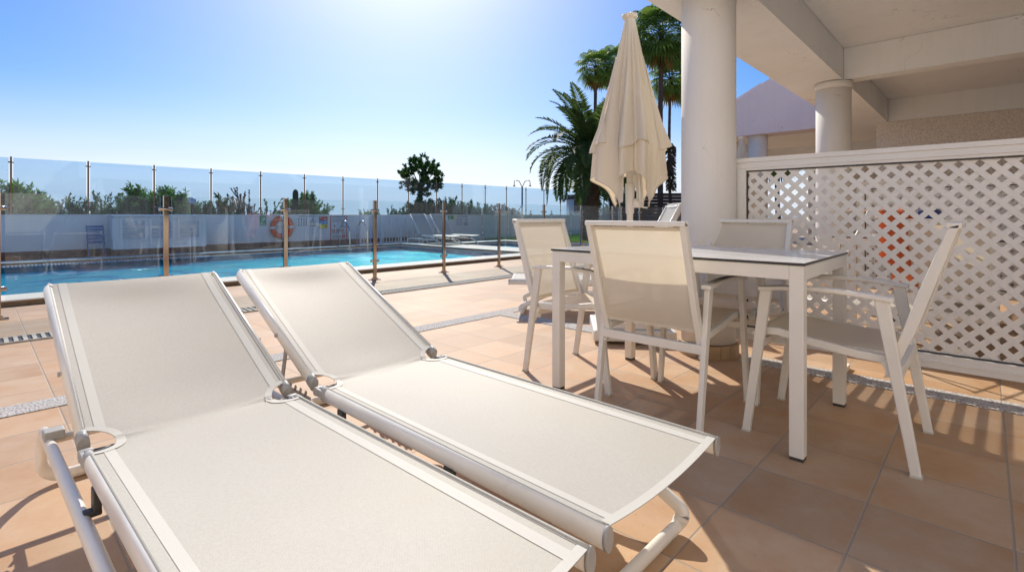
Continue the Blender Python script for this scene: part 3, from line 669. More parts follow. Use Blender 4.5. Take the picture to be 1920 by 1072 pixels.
# ------------------------------------------------------------------ sun loungers
def lounger(label, loc, rz, ang=24.8, BL=.83, group='sun loungers'):
    t = thing('sun_lounger', label, 'sun lounger', loc, R(rz), group)
    ZR = .300; HX = .268; FL = 1.185; a = R(ang); ca, sa = math.cos(a), math.sin(a)
    rc = .056
    for s in (-1, 1):
        x = HX*s
        b = MB(); b.tube([(x, -FL, ZR), (x, -.6, ZR), (x, -.05, ZR)], .0130, 20, .025); r_ = b.build('seat_rail', 'tube', t)
        b = MB(); b.tube([(x, -FL-.005, ZR), (x, -FL+.003, ZR)], .0138, 20, .0260); b.build('end_cap', 'capm', r_)
        b = MB(); b.tube([(x, -.07, ZR), (x, -.035, ZR)], .0142, 18, .0262); b.tube([(x-.015, -.0, ZR+.002), (x+.015, 0, ZR+.002)], .0155, 16)
        b.box((x+s*.010, -.02, ZR+.002), (.009, .06, .026)); b.box((x-s*.006, -.026, ZR+.004), (.006, .045, .022)); b.build('hinge', 'capm', r_, bevel=.002)
        b = MB(); b.tube([(x-s*.016, 0, ZR+.002), (x-s*.058, 0, ZR+.002)], .0095, 12); b.build('knob', 'dark', r_)
        b = MB(); p0 = (x, .05*ca, ZR+.05*sa); p1 = (x, BL*ca, ZR+BL*sa); b.tube([p0, p1], .0130, 20, .025, up=(0, -sa, ca)); br = b.build('back_rail', 'tube', t)
        b = MB(); b.tube([(x, .035*ca, ZR+.035*sa), (x, .07*ca, ZR+.07*sa)], .0142, 18, .0262, up=(0, -sa, ca)); b.build('hinge_sleeve', 'capm', br)
        b = MB(); b.tube([(x-s*.004, BL*ca-.004, ZR+BL*sa-.002), (x-s*.004, BL*ca+.006, ZR+BL*sa+.003)], .0136, 20, .0256, up=(0, -sa, ca)); b.build('end_cap', 'tube', br)
        # screw heads on the back rail
        b = MB(); q = .42*BL; b.tube([(x+s*.015, q*ca, ZR+q*sa), (x+s*.021, q*ca, ZR+q*sa)], .007, 10); b.build('screw', 'capm', br)
    # base: one bent tube, both sides and both ground bars
    bx = .296; zb = .208; rt = .0195
    path = []
    for s in (-1, 1):
        side = [(bx*s, .60, .0205), (bx*s, .585, .10), (bx*s, .56, .20), (bx*s, .50, zb), (bx*s, -.78, zb), (bx*s, -.93, .17), (bx*s, -1.04, .10), (bx*s, -1.075, .045), (bx*s, -1.05, .0205)]
        path.append(side)
    L_, R_ = path
    full = [(0, .64, .0205), (-bx, .64, .0205), (-bx, .60, zb+.004), (-bx, -.80, zb), (-bx, -1.085, .07), (-bx, -1.06, .0205), (0, -1.06, .0205), (bx, -1.06, .0205), (bx, -1.085, .07), (bx, -.80, zb), (bx, .60, zb+.004), (bx, .64, .0205), (.01, .64, .0205)]
    b = MB(); b.tube(bend(full, .085, 8), .0150, 18, .0205); b.build('base_frame', 'tube', t)
    for s in (-1, 1):
        for yv in (-.17, -.72):
            b = MB(); b.box((s*(HX+.004), yv, .256), (.016, .035, .05)); b.box((s*(HX+.012), yv, .226), (.034, .028, .014)); b.build('clamp', 'dark', t, bevel=.003)
    b = MB(); b.tube([(-HX+.01, 0, ZR), (HX-.01, 0, ZR)], .011, 12); b.build('axle', 'capm', t)
    # bracket that ties the back to the base tube near the head leg, ratchet rack
    b = MB(); b.tube([(-bx, .46, zb+.002), (bx, .46, zb+.002)], .0135, 12); b.build('support_bar', 'tube', t)
    pv = .42*BL
    for s in (-1, 1):
        b = MB(); b.beam((s*(HX-.028), pv*ca, ZR+pv*sa-.02), (s*(HX-.028), .46-.08, .235), .006, .022); b.build('prop_strut', 'capm', t)
        b = MB(); b.box((s*(HX-.04), .30, .215), (.004, .3, .03))
        for k in range(6): b.box((s*(HX-.04), .19+.045*k, .236), (.004, .012, .02), mtx=Matrix.Rotation(R(30), 3, 'X'))
        b.build('ratchet_rack', 'capm', t)
        b = MB(); b.box((s*(bx-.01), .43, .238), (.05, .05, .03)); b.build('bracket', 'capm', t, bevel=.004)
    # textile: one sheet, rounded at the hinge, cut out round the axle
    rb = .16
    def prof(v):      # v = signed length from the hinge, foot negative -> y, z, normal angle
        tl = rb*math.tan(a/2)
        if v <= -tl: return v, ZR+.022, 0.
        if v >= tl:
            return v*ca, ZR+.022+v*sa, a
        th = (v+tl)/(2*tl)*a
        return -tl+rb*math.sin(th), ZR+.022+rb*(1-math.cos(th)), th
    def hw(v): return HX+.001-(math.sqrt(max(0, rc*rc-v*v))*1.15 if abs(v) < rc else 0)
    vs = []
    v = -FL
    while v < -rc-.02: vs.append(v); v += .03
    vs += [-rc-.012, -rc]+[rc*math.sin(R(x)) for x in range(-80, 90, 10)]+[rc, rc+.012]
    v = rc+.04
    while v < BL-.005: vs.append(v); v += .03
    vs.append(BL+.004)
    def pt(u, v, off=0, wx=None):
        y, z, th = prof(v); h = wx if wx is not None else hw(v); x = u*h
        sag = .020*(1-(x/HX)**2)*(1-.35*math.exp(-(v/.1)**2)) if abs(v) > 0 else .012
        sag *= 1-.8*math.exp(-((BL-v)/.10)**2)
        return Vector((x, y+math.sin(th)*(sag-off), z-math.cos(th)*(sag-off)))
    us = [-1, -.985, -.95]+[-.9+.1*k for k in range(19)]+[.95, .985, 1]
    b = MB(); nv = len(vs); nu = len(us)
    b.add([pt(u, v) for v in vs for u in us], [(j*nu+i, j*nu+i+1, (j+1)*nu+i+1, (j+1)*nu+i) for j in range(nv-1) for i in range(nu-1)], True)
    fb = b.build('textile', 'sling', t, solid='keep')
    def strip(f0, f1, vv, off=.0012):
        b = MB(); P = []
        for v in vv:
            a0, a1 = f0(v), f1(v); P += [pt(0, v, off, 1)+Vector((0, 0, 0)) if False else pt(a0/hw0(v), v, off, hw0(v)), pt(a1/hw0(v), v, off, hw0(v))]
        n_ = len(vv); b.add(P, [(2*j, 2*j+1, 2*j+3, 2*j+2) for j in range(n_-1)], True); return b
    def hw0(v): return HX
    for s in (-1, 1):
        vv = [v for v in vs if v <= -rc]+[v for v in []]
        strip(lambda v: s*(HX-.050), lambda v: s*(HX-.026), vv).build('seam', 'hem', fb, solid='keep')
        vv = [v for v in vs if v >= rc]
        strip(lambda v: s*(HX-.050), lambda v: s*(HX-.026), vv).build('seam', 'hem', fb, solid='keep')
        # binding round the cut-out
        pts = []
        for k in range(-9, 10):
            th = R(k*10); v = rc*math.sin(th); pts.append(pt(s, v, .002))
        b = MB(); ring = []
        for k in range(-9, 10):
            th = R(k*10); v = rc*math.sin(th); vo = (rc+.014)*math.sin(th); xo = HX-.004-(rc+.014)*math.cos(th)*1.15
            ring += [pt(s, v, .0022), pt(s*xo/HX, vo, .0022, HX)]
        b.add(ring, [(2*j, 2*j+1, 2*j+3, 2*j+2) for j in range(18)], True); b.build('cutout_binding', 'hem', fb, solid='keep')
        # fabric roll over the rail (keder channel)
        for vv in ([v for v in vs if v <= -rc], [v for v in vs if v >= rc]):
            b = MB(); pts = []
            for v in vv:
                y, z, th = prof(v); pts.append((s*(HX-.002), y+math.sin(th)*.0, z+.001))
            b.tube([Vector(p) for p in pts], .0042, 8); b.build('keder', 'sling', fb)
    b = strip(lambda v: -(HX-.006), lambda v: HX-.006, [-FL, -FL+.022])
    vvs = [-FL+.0, -FL+.022]; b = MB(); P = [pt(u, v, .0016) for v in vvs for u in us]; b.add(P, [(i, i+1, nu+i+1, nu+i) for i in range(nu-1)], True)
    b.build('foot_hem', 'hem', fb, solid='keep')
    # head bar under the fabric end
    y, z, th = prof(BL); b = MB(); b.tube([(-HX, BL*ca-.012, ZR+BL*sa-.006), (0, BL*ca-.012, ZR+BL*sa-.012), (HX, BL*ca-.012, ZR+BL*sa-.006)], .010, 12); b.build('head_bar', 'tube', t)
    return t
GL = 'sun loungers'
lounger('sun lounger nearest the camera, at the far left with its left frame tube showing', (.466, 1.70, 0), 1.2, group=GL)
lounger('sun lounger parallel to the nearest one, between it and the dining table', (1.10, 1.715, 0), 0, 24.0, .85, group=GL)
lounger('sun lounger with steep backrest lying crosswise behind the dining table', (*at(1190, 4.85), 0), FW/R(1)-180-5, 62, .80, group=GL)
lounger('sun lounger on the neighbouring terrace behind the lattice screen', (4.35, 1.15, 0), 0, 40, group=GL)
lounger('left one of two sun loungers with raised backs at the far corner of the pool', (9.35, 12.25, 0), 0, 50, group=GL)
lounger('right one of two sun loungers with raised backs at the far corner of the pool', (10.1, 12.25, 0), 0, 50, group=GL)

# ------------------------------------------------------------------ closed parasol
def parasol(label, loc, rz, group='closed parasols'):
    t = thing('closed_parasol', label, 'parasol', loc, rz, group)
    b = MB(); b.tube([(0, 0, .20), (0, 0, 2.40)], .024, 16); b.build('pole', 'frame', t)
    b = MB(); b.bb(-.29, .29, -.29, .29, .02, .10); b.bb(-.25, .25, -.25, .25, .10, .15); b.tube([(0, 0, .15), (0, 0, .42)], [.045, .032], 18); b.build('base', 'frame', t, bevel=.012)
    # crank housing
    b = MB(); b.tube([(0, 0, .93), (0, 0, 1.16)], [.031, .036], 16); b.box((0, -.02, 1.25), (.07, .09, .06)); cr = b.build('runner', 'frame', t, bevel=.004)
    b = MB(); b.tube([(0.0, -.02, 1.01), (0.0, -.085, 1.01)], .036, 16); b.tube(bend([(0, -.08, 1.01), (0, -.10, 1.01), (.05, -.10, .98), (.06, -.14, .975)], .01, 3), .007, 8); b.build('crank', 'frame', cr)
    AP = 2.43; hs_ = 1.02; rg = random.Random(5)
    ph = [rg.uniform(0, 6.28) for _ in range(12)]
    NT, NS = 192, 54
    def smax(th):
        q = 1/max(abs(math.cos(th)), abs(math.sin(th))); return hs_*(1.19+(q-1)*.62)
    def smax0(th): return hs_/max(abs(math.cos(th)), abs(math.sin(th)))
    def fab(i, j, off=0):
        th0 = 2*math.pi*i/NT; s = smax(th0)*j/NS
        k = min(1, s/1.0)
        th = th0+.13*k*math.sin(4*th0+ph[0])+.10*k*math.sin(7*th0+ph[1])
        lobe = abs(math.sin(4*th0+.15*math.sin(3*th0)))**.8
        r = .035+s*(.118+.075*lobe)+.012*k*math.sin(11*th0+ph[2]+2*s)
        r += .020*k*math.sin(16*th0+ph[5]+1.3*s)
        c4 = math.cos(4*(th0-R(45)))                          # corners hang straight, mid-sides billow
        cc = max(0, c4)
        if s > .85: r += .045*(s-.85)*(1-cc)/.2*.5
        if s > 1.02: r -= .22*(s-1.02)*(1.0)
        z = AP-s*(1-.02*k)
        return (r*math.cos(th), r*math.sin(th), z)
    b = MB(); vs = [fab(i, j) for j in range(NS+1) for i in range(NT)]
    fs = [(j*NT+i, j*NT+(i+1) % NT, (j+1)*NT+(i+1) % NT, (j+1)*NT+i) for j in range(NS) for i in range(NT)]
    b.add(vs, fs, True); cn = b.build('canopy', 'canopy', t, solid='keep')
    for m4 in range(4):
        def fold(u, v):
            a = u*2-1; thc = m4*math.pi/2+.05*math.sin(3*m4+1); i = (thc+R(33)*a*(.45+.55*v))/(2*math.pi)*NT
            L = .30+(hs_-.30+.03*math.cos(a*2.5+m4))*v; j = L/smax(2*math.pi*i/NT)*NS; x, y, z = fab(i, j); r = math.hypot(x, y)
            bul = (.006+(.055 if m4 == 3 else .02)*v)*(1-a*a)**.5+.003; 
            if abs(a) > .8: bul += .012*v*(abs(a)-.8)/.2
            k = (r+bul)/r; return (x*k, y*k, z)
        b = MB(); b.grid(fold, 26, 30); fo = b.build('canopy_fold', 'canopy', cn, solid='keep')
        b = MB(); b.tube([fold(q/26, 1) for q in range(27)], .003, 6); b.build('hem', 'canopy', cn)
    b = MB(); b.tube([fab(i, NS) for i in range(NT)], .0045, 6, closed=True); b.build('hem', 'canopy', cn)
    b = MB(); n = 40
    pr = []
    b.add([((.052+.007*math.sin(8*2*math.pi*k/n))*math.cos(2*math.pi*k/n)*q, (.052+.007*math.sin(8*2*math.pi*k/n))*math.sin(2*math.pi*k/n)*q, z+.004*math.sin(8*2*math.pi*k/n)) for q, z in ((.72, AP-.02), (1.0, AP-.012), (1.08, AP+.002), (.95, AP+.014), (.35, AP+.026)) for k in range(n)],
          [(j*n+k, j*n+(k+1) % n, (j+1)*n+(k+1) % n, (j+1)*n+k) for j in range(4) for k in range(n)]+[tuple(4*n+k for k in range(n))], True)
    b.build('crown_cap', 'canopy', t)
    for k in range(8):
        th = k*math.pi/4; L = smax0(th)*.98; r0 = .03; e = .10 if k % 2 else .07
        b = MB(); b.beam((r0*math.cos(th), r0*math.sin(th), AP-.04), (e*math.cos(th), e*math.sin(th), AP-L), .012, .018, (math.cos(th), math.sin(th), 0)); rb_ = b.build('rib', 'frame', t)
        b = MB(); b.beam((.05*math.cos(th), .05*math.sin(th), 1.25), (.075*math.cos(th), .075*math.sin(th), 1.78), .01, .014); b.build('strut', 'frame', rb_)
    return t
ux, uy = at(1181, 3.86)
um = parasol('closed off-white parasol on a white base between the pool fence and the thick pillar', (ux, uy, 0), R(0))
um.rotation_euler = (0, 0, FW+R(-6))
x, y = at(1391, 9.3)
dup(um, (x, y, -.10), .3, 'closed parasol tip showing just right of the thick pillar, below the lilac gable', parent=None)

# ------------------------------------------------------------------ neighbour's terrace seen through the lattice
nb = dup(tb, (5.35, .35, 0), 0, 'neighbour\'s white table behind the lattice screen')
GN = 'chairs of the neighbouring terrace'
n1 = chair(5.0, 1.1, 185, 'neighbour\'s white chair behind the lattice with orange towels on its back', GN)
n2 = chair(4.75, .2, -90, 'neighbour\'s white chair behind the lattice, nearest to the screen', GN)
n3 = chair(5.95, .35, 90, 'neighbour\'s white chair on the far side of the table behind the lattice', GN)
def towel(label, m, x, y, w_, z0, z1, rz, back):
    b = MB()
    def fn(u, v):
        L = v*2-1; yy = -.012-abs(L)*.02-.02 if L < 0 else .02+.02*L
        z = z1-(abs(L))*(z1-z0)*(1 if L < 0 else .7)
        if abs(L) < .06: z = z1+.006
        return ((u-.5)*w_+.012*math.sin(9*v+3*u), (yy+.010*math.sin(u*16+v*3)), z)
    b.grid(fn, 20, 26)
    o = b.build('towel', m, solid='keep'); o.location = (x, y, 0); o.rotation_euler = (0, 0, rz)
    return tag(o, label, 'towel', 'towels hung behind the lattice')
rk = thing('drying_rack', 'white clothes rack hung with towels behind the lattice screen', 'drying rack', (4.55, .62, 0), R(-20))
b = MB()
for s in (-.45, .45):
    b.tube([(s, -.22, .012), (s, .22, .95)], .009, 8); b.tube([(s, .22, .012), (s, -.22, .95)], .009, 8)
b.build('leg_frame', 'frame', rk)
b = MB()
for k in range(5): b.tube([(-.47, -.22+.11*k, .955), (.47, -.22+.11*k, .955)], .006, 8)
b.build('rail', 'frame', rk)
mr_ = Matrix.Rotation(R(-20), 3, 'Z')
for m_, lx, ly, ww, z0, lb in (('orange', -.12, -.22, .34, .42, 'orange towel hanging on the rack behind the lattice'), ('pink', .18, -.11, .22, .62, 'pink towel hanging behind the orange one on the rack'), ('navy', .33, -.22, .18, .5, 'dark blue towel at the right end of the towel rack')):
    p = mr_ @ Vector((lx, ly, 0)); towel(lb, m_, 4.55+p.x, .62+p.y, ww, z0, .965, R(-20), 0)

# ------------------------------------------------------------------ things on and by the boundary wall
SY = WY-.004
def wx(px, Y=SY): return at_y(px, Y)[0]
def wz(px, py, Y=SY): return zof(py, dist_y(px, Y))
def sign(name, label, px0, px1, py0, py1, m, drawn):
    x0, x1 = wx(px0), wx(px1); pc = (px0+px1)/2; z1, z0 = wz(pc, py0), wz(pc, py1)
    t = thing(name, label, 'sign', ((x0+x1)/2, SY, (z0+z1)/2)); W, H = x1-x0, z1-z0
    b = MB(); b.box((0, -.006, 0), (W, .008, H)); b.build('panel', m, t)
    groups = {}
    for it in drawn:
        groups.setdefault(it[1], MB())
        b = groups[it[1]]; k = it[0]; yo = -.0125-.001*(len(it) > 6 and it[6] or 0)
        if k == 'r': b.box(((it[2]-.5)*W, yo, (.5-it[3])*H), (it[4]*W, .003, it[5]*H))
        if k == 'o':
            n = 20; r = it[4]*W; cx, cz = (it[2]-.5)*W, (.5-it[3])*H
            b.tube([(cx+r*math.cos(6.2832*i/n), yo, cz+r*math.sin(6.2832*i/n)) for i in range(n)], it[5]*W, 5, closed=True)
        if k == 'd': b.tube([((it[2]-.5)*W, yo+.001, (.5-it[3])*H), ((it[2]-.5)*W, yo-.002, (.5-it[3])*H)], it[4]*W, 12)
        if k == 'l': b.beam(((it[2]-.5)*W, yo-.001, (.5-it[3])*H), ((it[4]-.5)*W, yo-.001, (.5-it[5])*H), .003, it[6]*W if len(it) > 6 else .02*W, (0, 1, 0))
    for m_, b in groups.items(): b.build('marking', m_, t)
    return t
rs = random.Random(11)
def lines(m, x0, x1, y0, y1, n, h=.012):
    out = []
    for i in range(n):
        y = y0+(y1-y0)*(i+.5)/n; x = x0
        while x < x1-.02:
            w_ = min(rs.uniform(.03, .09), x1-x); out.append(('r', m, x+w_/2, y, w_, h)); x += w_+.018
    return out
sign('wall_sign', 'small green and white sign with a ring symbol, left of the lifebuoy', 487, 499, 402, 423, 'signg', [('o', 'signw', .5, .38, .22, .05), ('r', 'signw', .5, .84, .7, .05), ('r', 'signw', .5, .93, .6, .03)])
d_ = lines('ink', .1, .95, .02, .12, 2, .03)
for i in range(4):
    for j in range(3):
        x, y = .1+.13*i, .34+.25*j; d_ += [('d', 'ink', x, y-.07, .022), ('l', 'ink', x-.03, y+.05, x+.03, y-.03, .02), ('l', 'ink', x-.02, y+.07, x+.03, y+.05, .016)]
d_ += [('d', 'ink', .82, .3, .03), ('l', 'ink', .74, .46, .86, .36, .035), ('l', 'ink', .68, .52, .95, .52, .02)]+lines('ink', .66, .97, .58, .66, 1, .04)+lines('ink', .66, .97, .7, .96, 3, .05)
sign('wall_sign', 'wide white pictogram sign right of the lifebuoy', 556, 593, 404, 425, 'signw', d_)
sign('wall_sign', 'red, blue and yellow banded sign between two white signs', 598, 614, 406, 428, 'signw', [('r', 'signr', .5, .17, .98, .33), ('r', 'signb', .5, .5, .98, .32), ('r', 'signy', .5, .83, .98, .32), ('d', 'signw', .2, .14, .06, 0), ('r', 'signw', .72, .22, .3, .07, 1), ('d', 'signw', .72, .5, .1, 0), ('d', 'signr', .78, .86, .1, 0)])
d_ = [('r', 'signr', .5, .012, 1, .024), ('r', 'signr', .5, .988, 1, .024), ('r', 'signr', .025, .5, .05, .95), ('r', 'signr', .975, .5, .05, .95)]
d_ += lines('ink', .12, .9, .04, .12, 1, .035)+lines('ink', .1, .92, .13, .3, 4, .014)+[('d', 'signr', .16, .36, .03), ('d', 'signr', .5, .36, .03)]
d_ += [('d', 'ink', .24, .41, .03), ('r', 'ink', .24, .45, .08, .07), ('l', 'ink', .6, .48, .8, .41, .05), ('l', 'ink', .55, .5, .92, .48, .03)]
for i in range(3): d_ += [('o', 'signr', .2+.26*i, .62, .085, .016), ('l', 'signr', .14+.26*i, .6, .26+.26*i, .645, .02), ('d', 'ink', .2+.26*i, .62, .035)]
d_ += lines('ink', .1, .9, .69, .75, 2, .012)+[('r', 'signr', .8, .86, .2, .14), ('r', 'signw', .8, .83, .1, .02, 1), ('r', 'signw', .8, .89, .1, .02, 1)]+lines('ink', .12, .62, .8, .95, 4, .014)
sign('wall_sign', 'large red framed notice of pool rules beside the ladder', 619, 650, 403, 450, 'signw', d_)
sign('wall_sign', 'small green exit sign with running figure, far along the wall', 840, 852, 404, 411, 'signg', [('d', 'signw', .3, .25, .06), ('l', 'signw', .3, .35, .26, .65, .08), ('l', 'signw', .26, .6, .4, .85, .06), ('l', 'signw', .26, .6, .12, .85, .06), ('r', 'signy', .9, .5, .2, .98)])
d_ = []
for i in range(4):
    for j in range(3): x, y = .12+.12*i, .35+.24*j; d_ += [('d', 'ink', x, y-.06, .02), ('l', 'ink', x-.03, y+.05, x+.03, y-.03, .02)]
d_ += [('d', 'ink', .82, .3, .03), ('l', 'ink', .74, .46, .9, .38, .035)]+lines('ink', .64, .97, .6, .95, 3, .06)+lines('ink', .1, .95, .03, .15, 2, .03)
sign('wall_sign', 'white pictogram sign beside the green exit sign', 854, 878, 404, 424, 'signw', d_)

lx, lz = wx(527), wz(527, 426); t = thing('lifebuoy', 'orange red lifebuoy ring hanging on the white wall', 'lifebuoy', (lx, SY-.07, lz))
b = MB(); n = 48; b.tube([(.245*math.cos(6.2832*i/n), 0, .245*math.sin(6.2832*i/n)) for i in range(n)], .067, 14, closed=True); b.build('ring', 'redp', t)
for k in range(4):
    a = R(k*90+2); b = MB(); b.tube([(.245*math.cos(a+q), 0, .245*math.sin(a+q)) for q in (-.12, 0, .12)], .069, 14, cap=False); b.build('band', 'signw', t)
b = MB(); b.tube([((.325+.012*math.sin(i*math.pi/6))*math.cos(6.2832*i/48), .01, (.325+.012*math.sin(i*math.pi/6))*math.sin(6.2832*i/48)) for i in range(48)], .006, 6, closed=True)
b.tube([(-.2, -.03, .02), (-.05, -.04, .05), (0, -.04, 0), (.06, -.04, -.06), (0, -.04, -.12), (.05, -.03, -.2)], .012, 6); b.build('rope', 'hem', t)
b = MB(); b.box((0, .04, .2), (.05, .07, .04)); b.build('hook', 'steel2', t)

# white louvred pump housing
Yb = 13.15; x0, x1 = wx(213, Yb), wx(387, Yb); t = thing('pump_housing', 'white box with louvred front standing against the wall, left', 'cabinet', (x0, Yb, 0)); Wb = x1-x0
b = MB(); b.bb(0, Wb, .03, .64, .2, .88); b.build('cabinet', 'wallw', t)
b = MB(); b.bb(-.03, Wb+.03, -.02, .64, .882, .915); b.build('lid', 'signw', t, bevel=.005)
b = MB(); b.bb(.03, Wb-.03, .04, .62, 0, .198); b.build('base', 'brick', t)
nd = 3
for k in range(nd):
    a0, a1 = .08+(Wb-.16)*k/nd+.02, .08+(Wb-.16)*(k+1)/nd-.02
    b = MB(); b.bb(a0, a0+.05, -.004, .019, .36, .86); b.bb(a1-.05, a1, -.004, .019, .36, .86); b.bb(a0+.05, a1-.05, -.004, .019, .81, .86); b.bb(a0+.05, a1-.05, -.004, .019, .36, .41)
    z = .43
    while z < .8: b.box(((a0+a1)/2, .002, z), (a1-a0-.1, .004, .05), mtx=Matrix.Rotation(R(-52), 3, 'X')); z += .055
    b.build('louvre_door', 'signw', t)
b = MB(); b.bb(-.016, .0, .08, .12, .4, .84); b.bb(-.016, 0, .54, .58, .4, .84); b.bb(-.016, 0, .3, .34, .4, .84)
z = .43
while z < .82: b.box((-.008, .33, z), (.004, .42, .034), mtx=Matrix.Rotation(R(38), 3, 'Y')); z += .034
b.build('side_louvre', 'signw', t)

# white railing with upright bars
xa, xb = wx(676, 13.45), wx(818, 13.45); t = thing('railing', 'white railing of closely set upright bars in front of the wall', 'railing', (xa, 13.45, 0)); L = xb-xa
b = MB(); b.bb(0, L, -.02, .02, .86, .895); b.bb(0, L, -.02, .02, .06, .095); b.build('rail', 'signw', t)
npost = 5
for k in range(npost): b = MB(); x = L*k/(npost-1); b.bb(x-.025, x+.025, -.025, .025, 0, .91); b.build('post', 'signw', t)
nb_ = int(L/.11); b = MB(); b.bb(.11-.009, .11+.009, -.009, .009, .096, .859); p0 = b.build('bar', 'signw', t)
for k in range(2, nb_):
    if abs((.11*k) % (L/(npost-1))) > .03: dup(p0, (.11*(k-1), 0, 0), parent=t)

# pool ladder
t = thing('pool_ladder', 'curved stainless steel ladder at the far edge of the pool', 'pool ladder', (wx(668, PY1), PY1, 0))
for s in (-.27, .27):
    b = MB(); b.tube(bend([(s, .42, .0), (s, .42, .55), (s, .16, .80), (s, -.12, .55), (s, -.16, -.2), (s, -.16, -.9)], .16, 7), .021, 12); r_ = b.build('handrail', 'steel2', t)
    b = MB(); b.tube([(s, .42, 0), (s, .42, .02)], .05, 14); b.build('base_ring', 'steel2', r_)
for z in (-.15, -.42, -.69): b = MB(); b.box((0, -.165, z), (.5, .07, .02)); b.build('step', 'steel2', t)

# blue stacked folding chairs
x, y = at_y(181, 13.3); t = thing('folded_chair', 'blue folded deck chair leaning by the white louvred box', 'chair', (x, y, 0))
t.scale = (.72, .72, .82)
for s in (-.19, .19):
    b = MB(); b.beam((s, -.14, .03), (s, .34, .86), .022, .022); b.build('leg', 'bluep', t)
    b = MB(); b.beam((s*.9, .1, .03), (s*.9, .22, .62), .02, .02); b.build('leg', 'bluep', t)
b = MB()
for k in range(6): b.box((0, .1+.045*k, .45+.075*k), (.38, .012, .05), mtx=Matrix.Rotation(R(-30), 3, 'X'))
b.build('slats', 'bluep', t)
b = MB(); b.box((0, -.02, .42), (.36, .3, .02)); b.build('seat', 'bluep', t)

# globe garden lamp on the wall, outdoor shower
lx2 = wx(365, WY+.3); t = thing('garden_lamp', 'round globe lamp on a short dark post behind the wall', 'lamp', (lx2, WY+.5, 0))
b = MB(); b.tube([(0, 0, 0), (0, 0, 1.16)], .022, 12); b.tube([(0, 0, 1.14), (0, 0, 1.19)], .045, 14); b.build('post', 'dark', t)
b = MB(); n = 12; b.lathe((0, 0), [(.09*math.sin(math.pi*(i+.5)/n), 1.265-.09*math.cos(math.pi*(i+.5)/n)) for i in range(n)], 20); b.build('globe', 'signw', t)
x, y = at(979, 17.2); t = thing('outdoor_shower', 'thin grey shower post with two curved heads beyond the small pool', 'shower', (x, y, 0), R(-50))
b = MB(); b.tube([(0, 0, .0), (0, 0, 1.88)], .028, 12); b.tube([(0, 0, 0), (0, 0, .03)], .09, 16); b.build('pole', 'steel2', t)
for s in (-1, 1):
    b = MB(); b.tube(bend([(0, 0, 1.85), (s*.1, 0, 2.08), (s*.27, 0, 2.10), (s*.27, 0, 1.92)], .08, 6), .014, 8); a_ = b.build('arm', 'steel2', t)
    b = MB(); b.tube([(s*.27, 0, 1.93), (s*.27, 0, 1.89)], [.02, .05], 12); b.build('head', 'dark', a_)

# dark timber screen and service hut far to the right, beyond the lawn
x, y = at(1240, 24.0); t = thing('timber_fence', 'dark brown timber fence far behind the parasol', 'fence', (x, y, 0), FW-R(90))
b = MB()
for k in range(12): b.bb(-2.4, 2.4, -.02, .02, .1+.155*k, .1+.155*k+.148)
b.build('boards', 'wood', t)
for k in range(5): b = MB(); b.bb(-2.4+1.2*k-.05, -2.4+1.2*k+.05, .021, .10, 0, 2.05); b.build('post', 'wood', t)
x, y = at(1092, 27.0); t = thing('service_hut', 'small flat roofed hut with dark window behind the date palm', 'building', (x, y, 0), FW-R(90))
b = MB(); b.bb(-.7, .7, 0, 1.4, 0, 1.75); b.build('wall', 'wallw', t)
b = MB(); b.bb(-.8, .8, -.1, 1.5, 1.753, 2.0); b.build('roof', 'wood', t)
b = MB(); b.bb(-.45, .3, -.02, -.004, 1.0, 1.7); b.build('window', 'window', t)

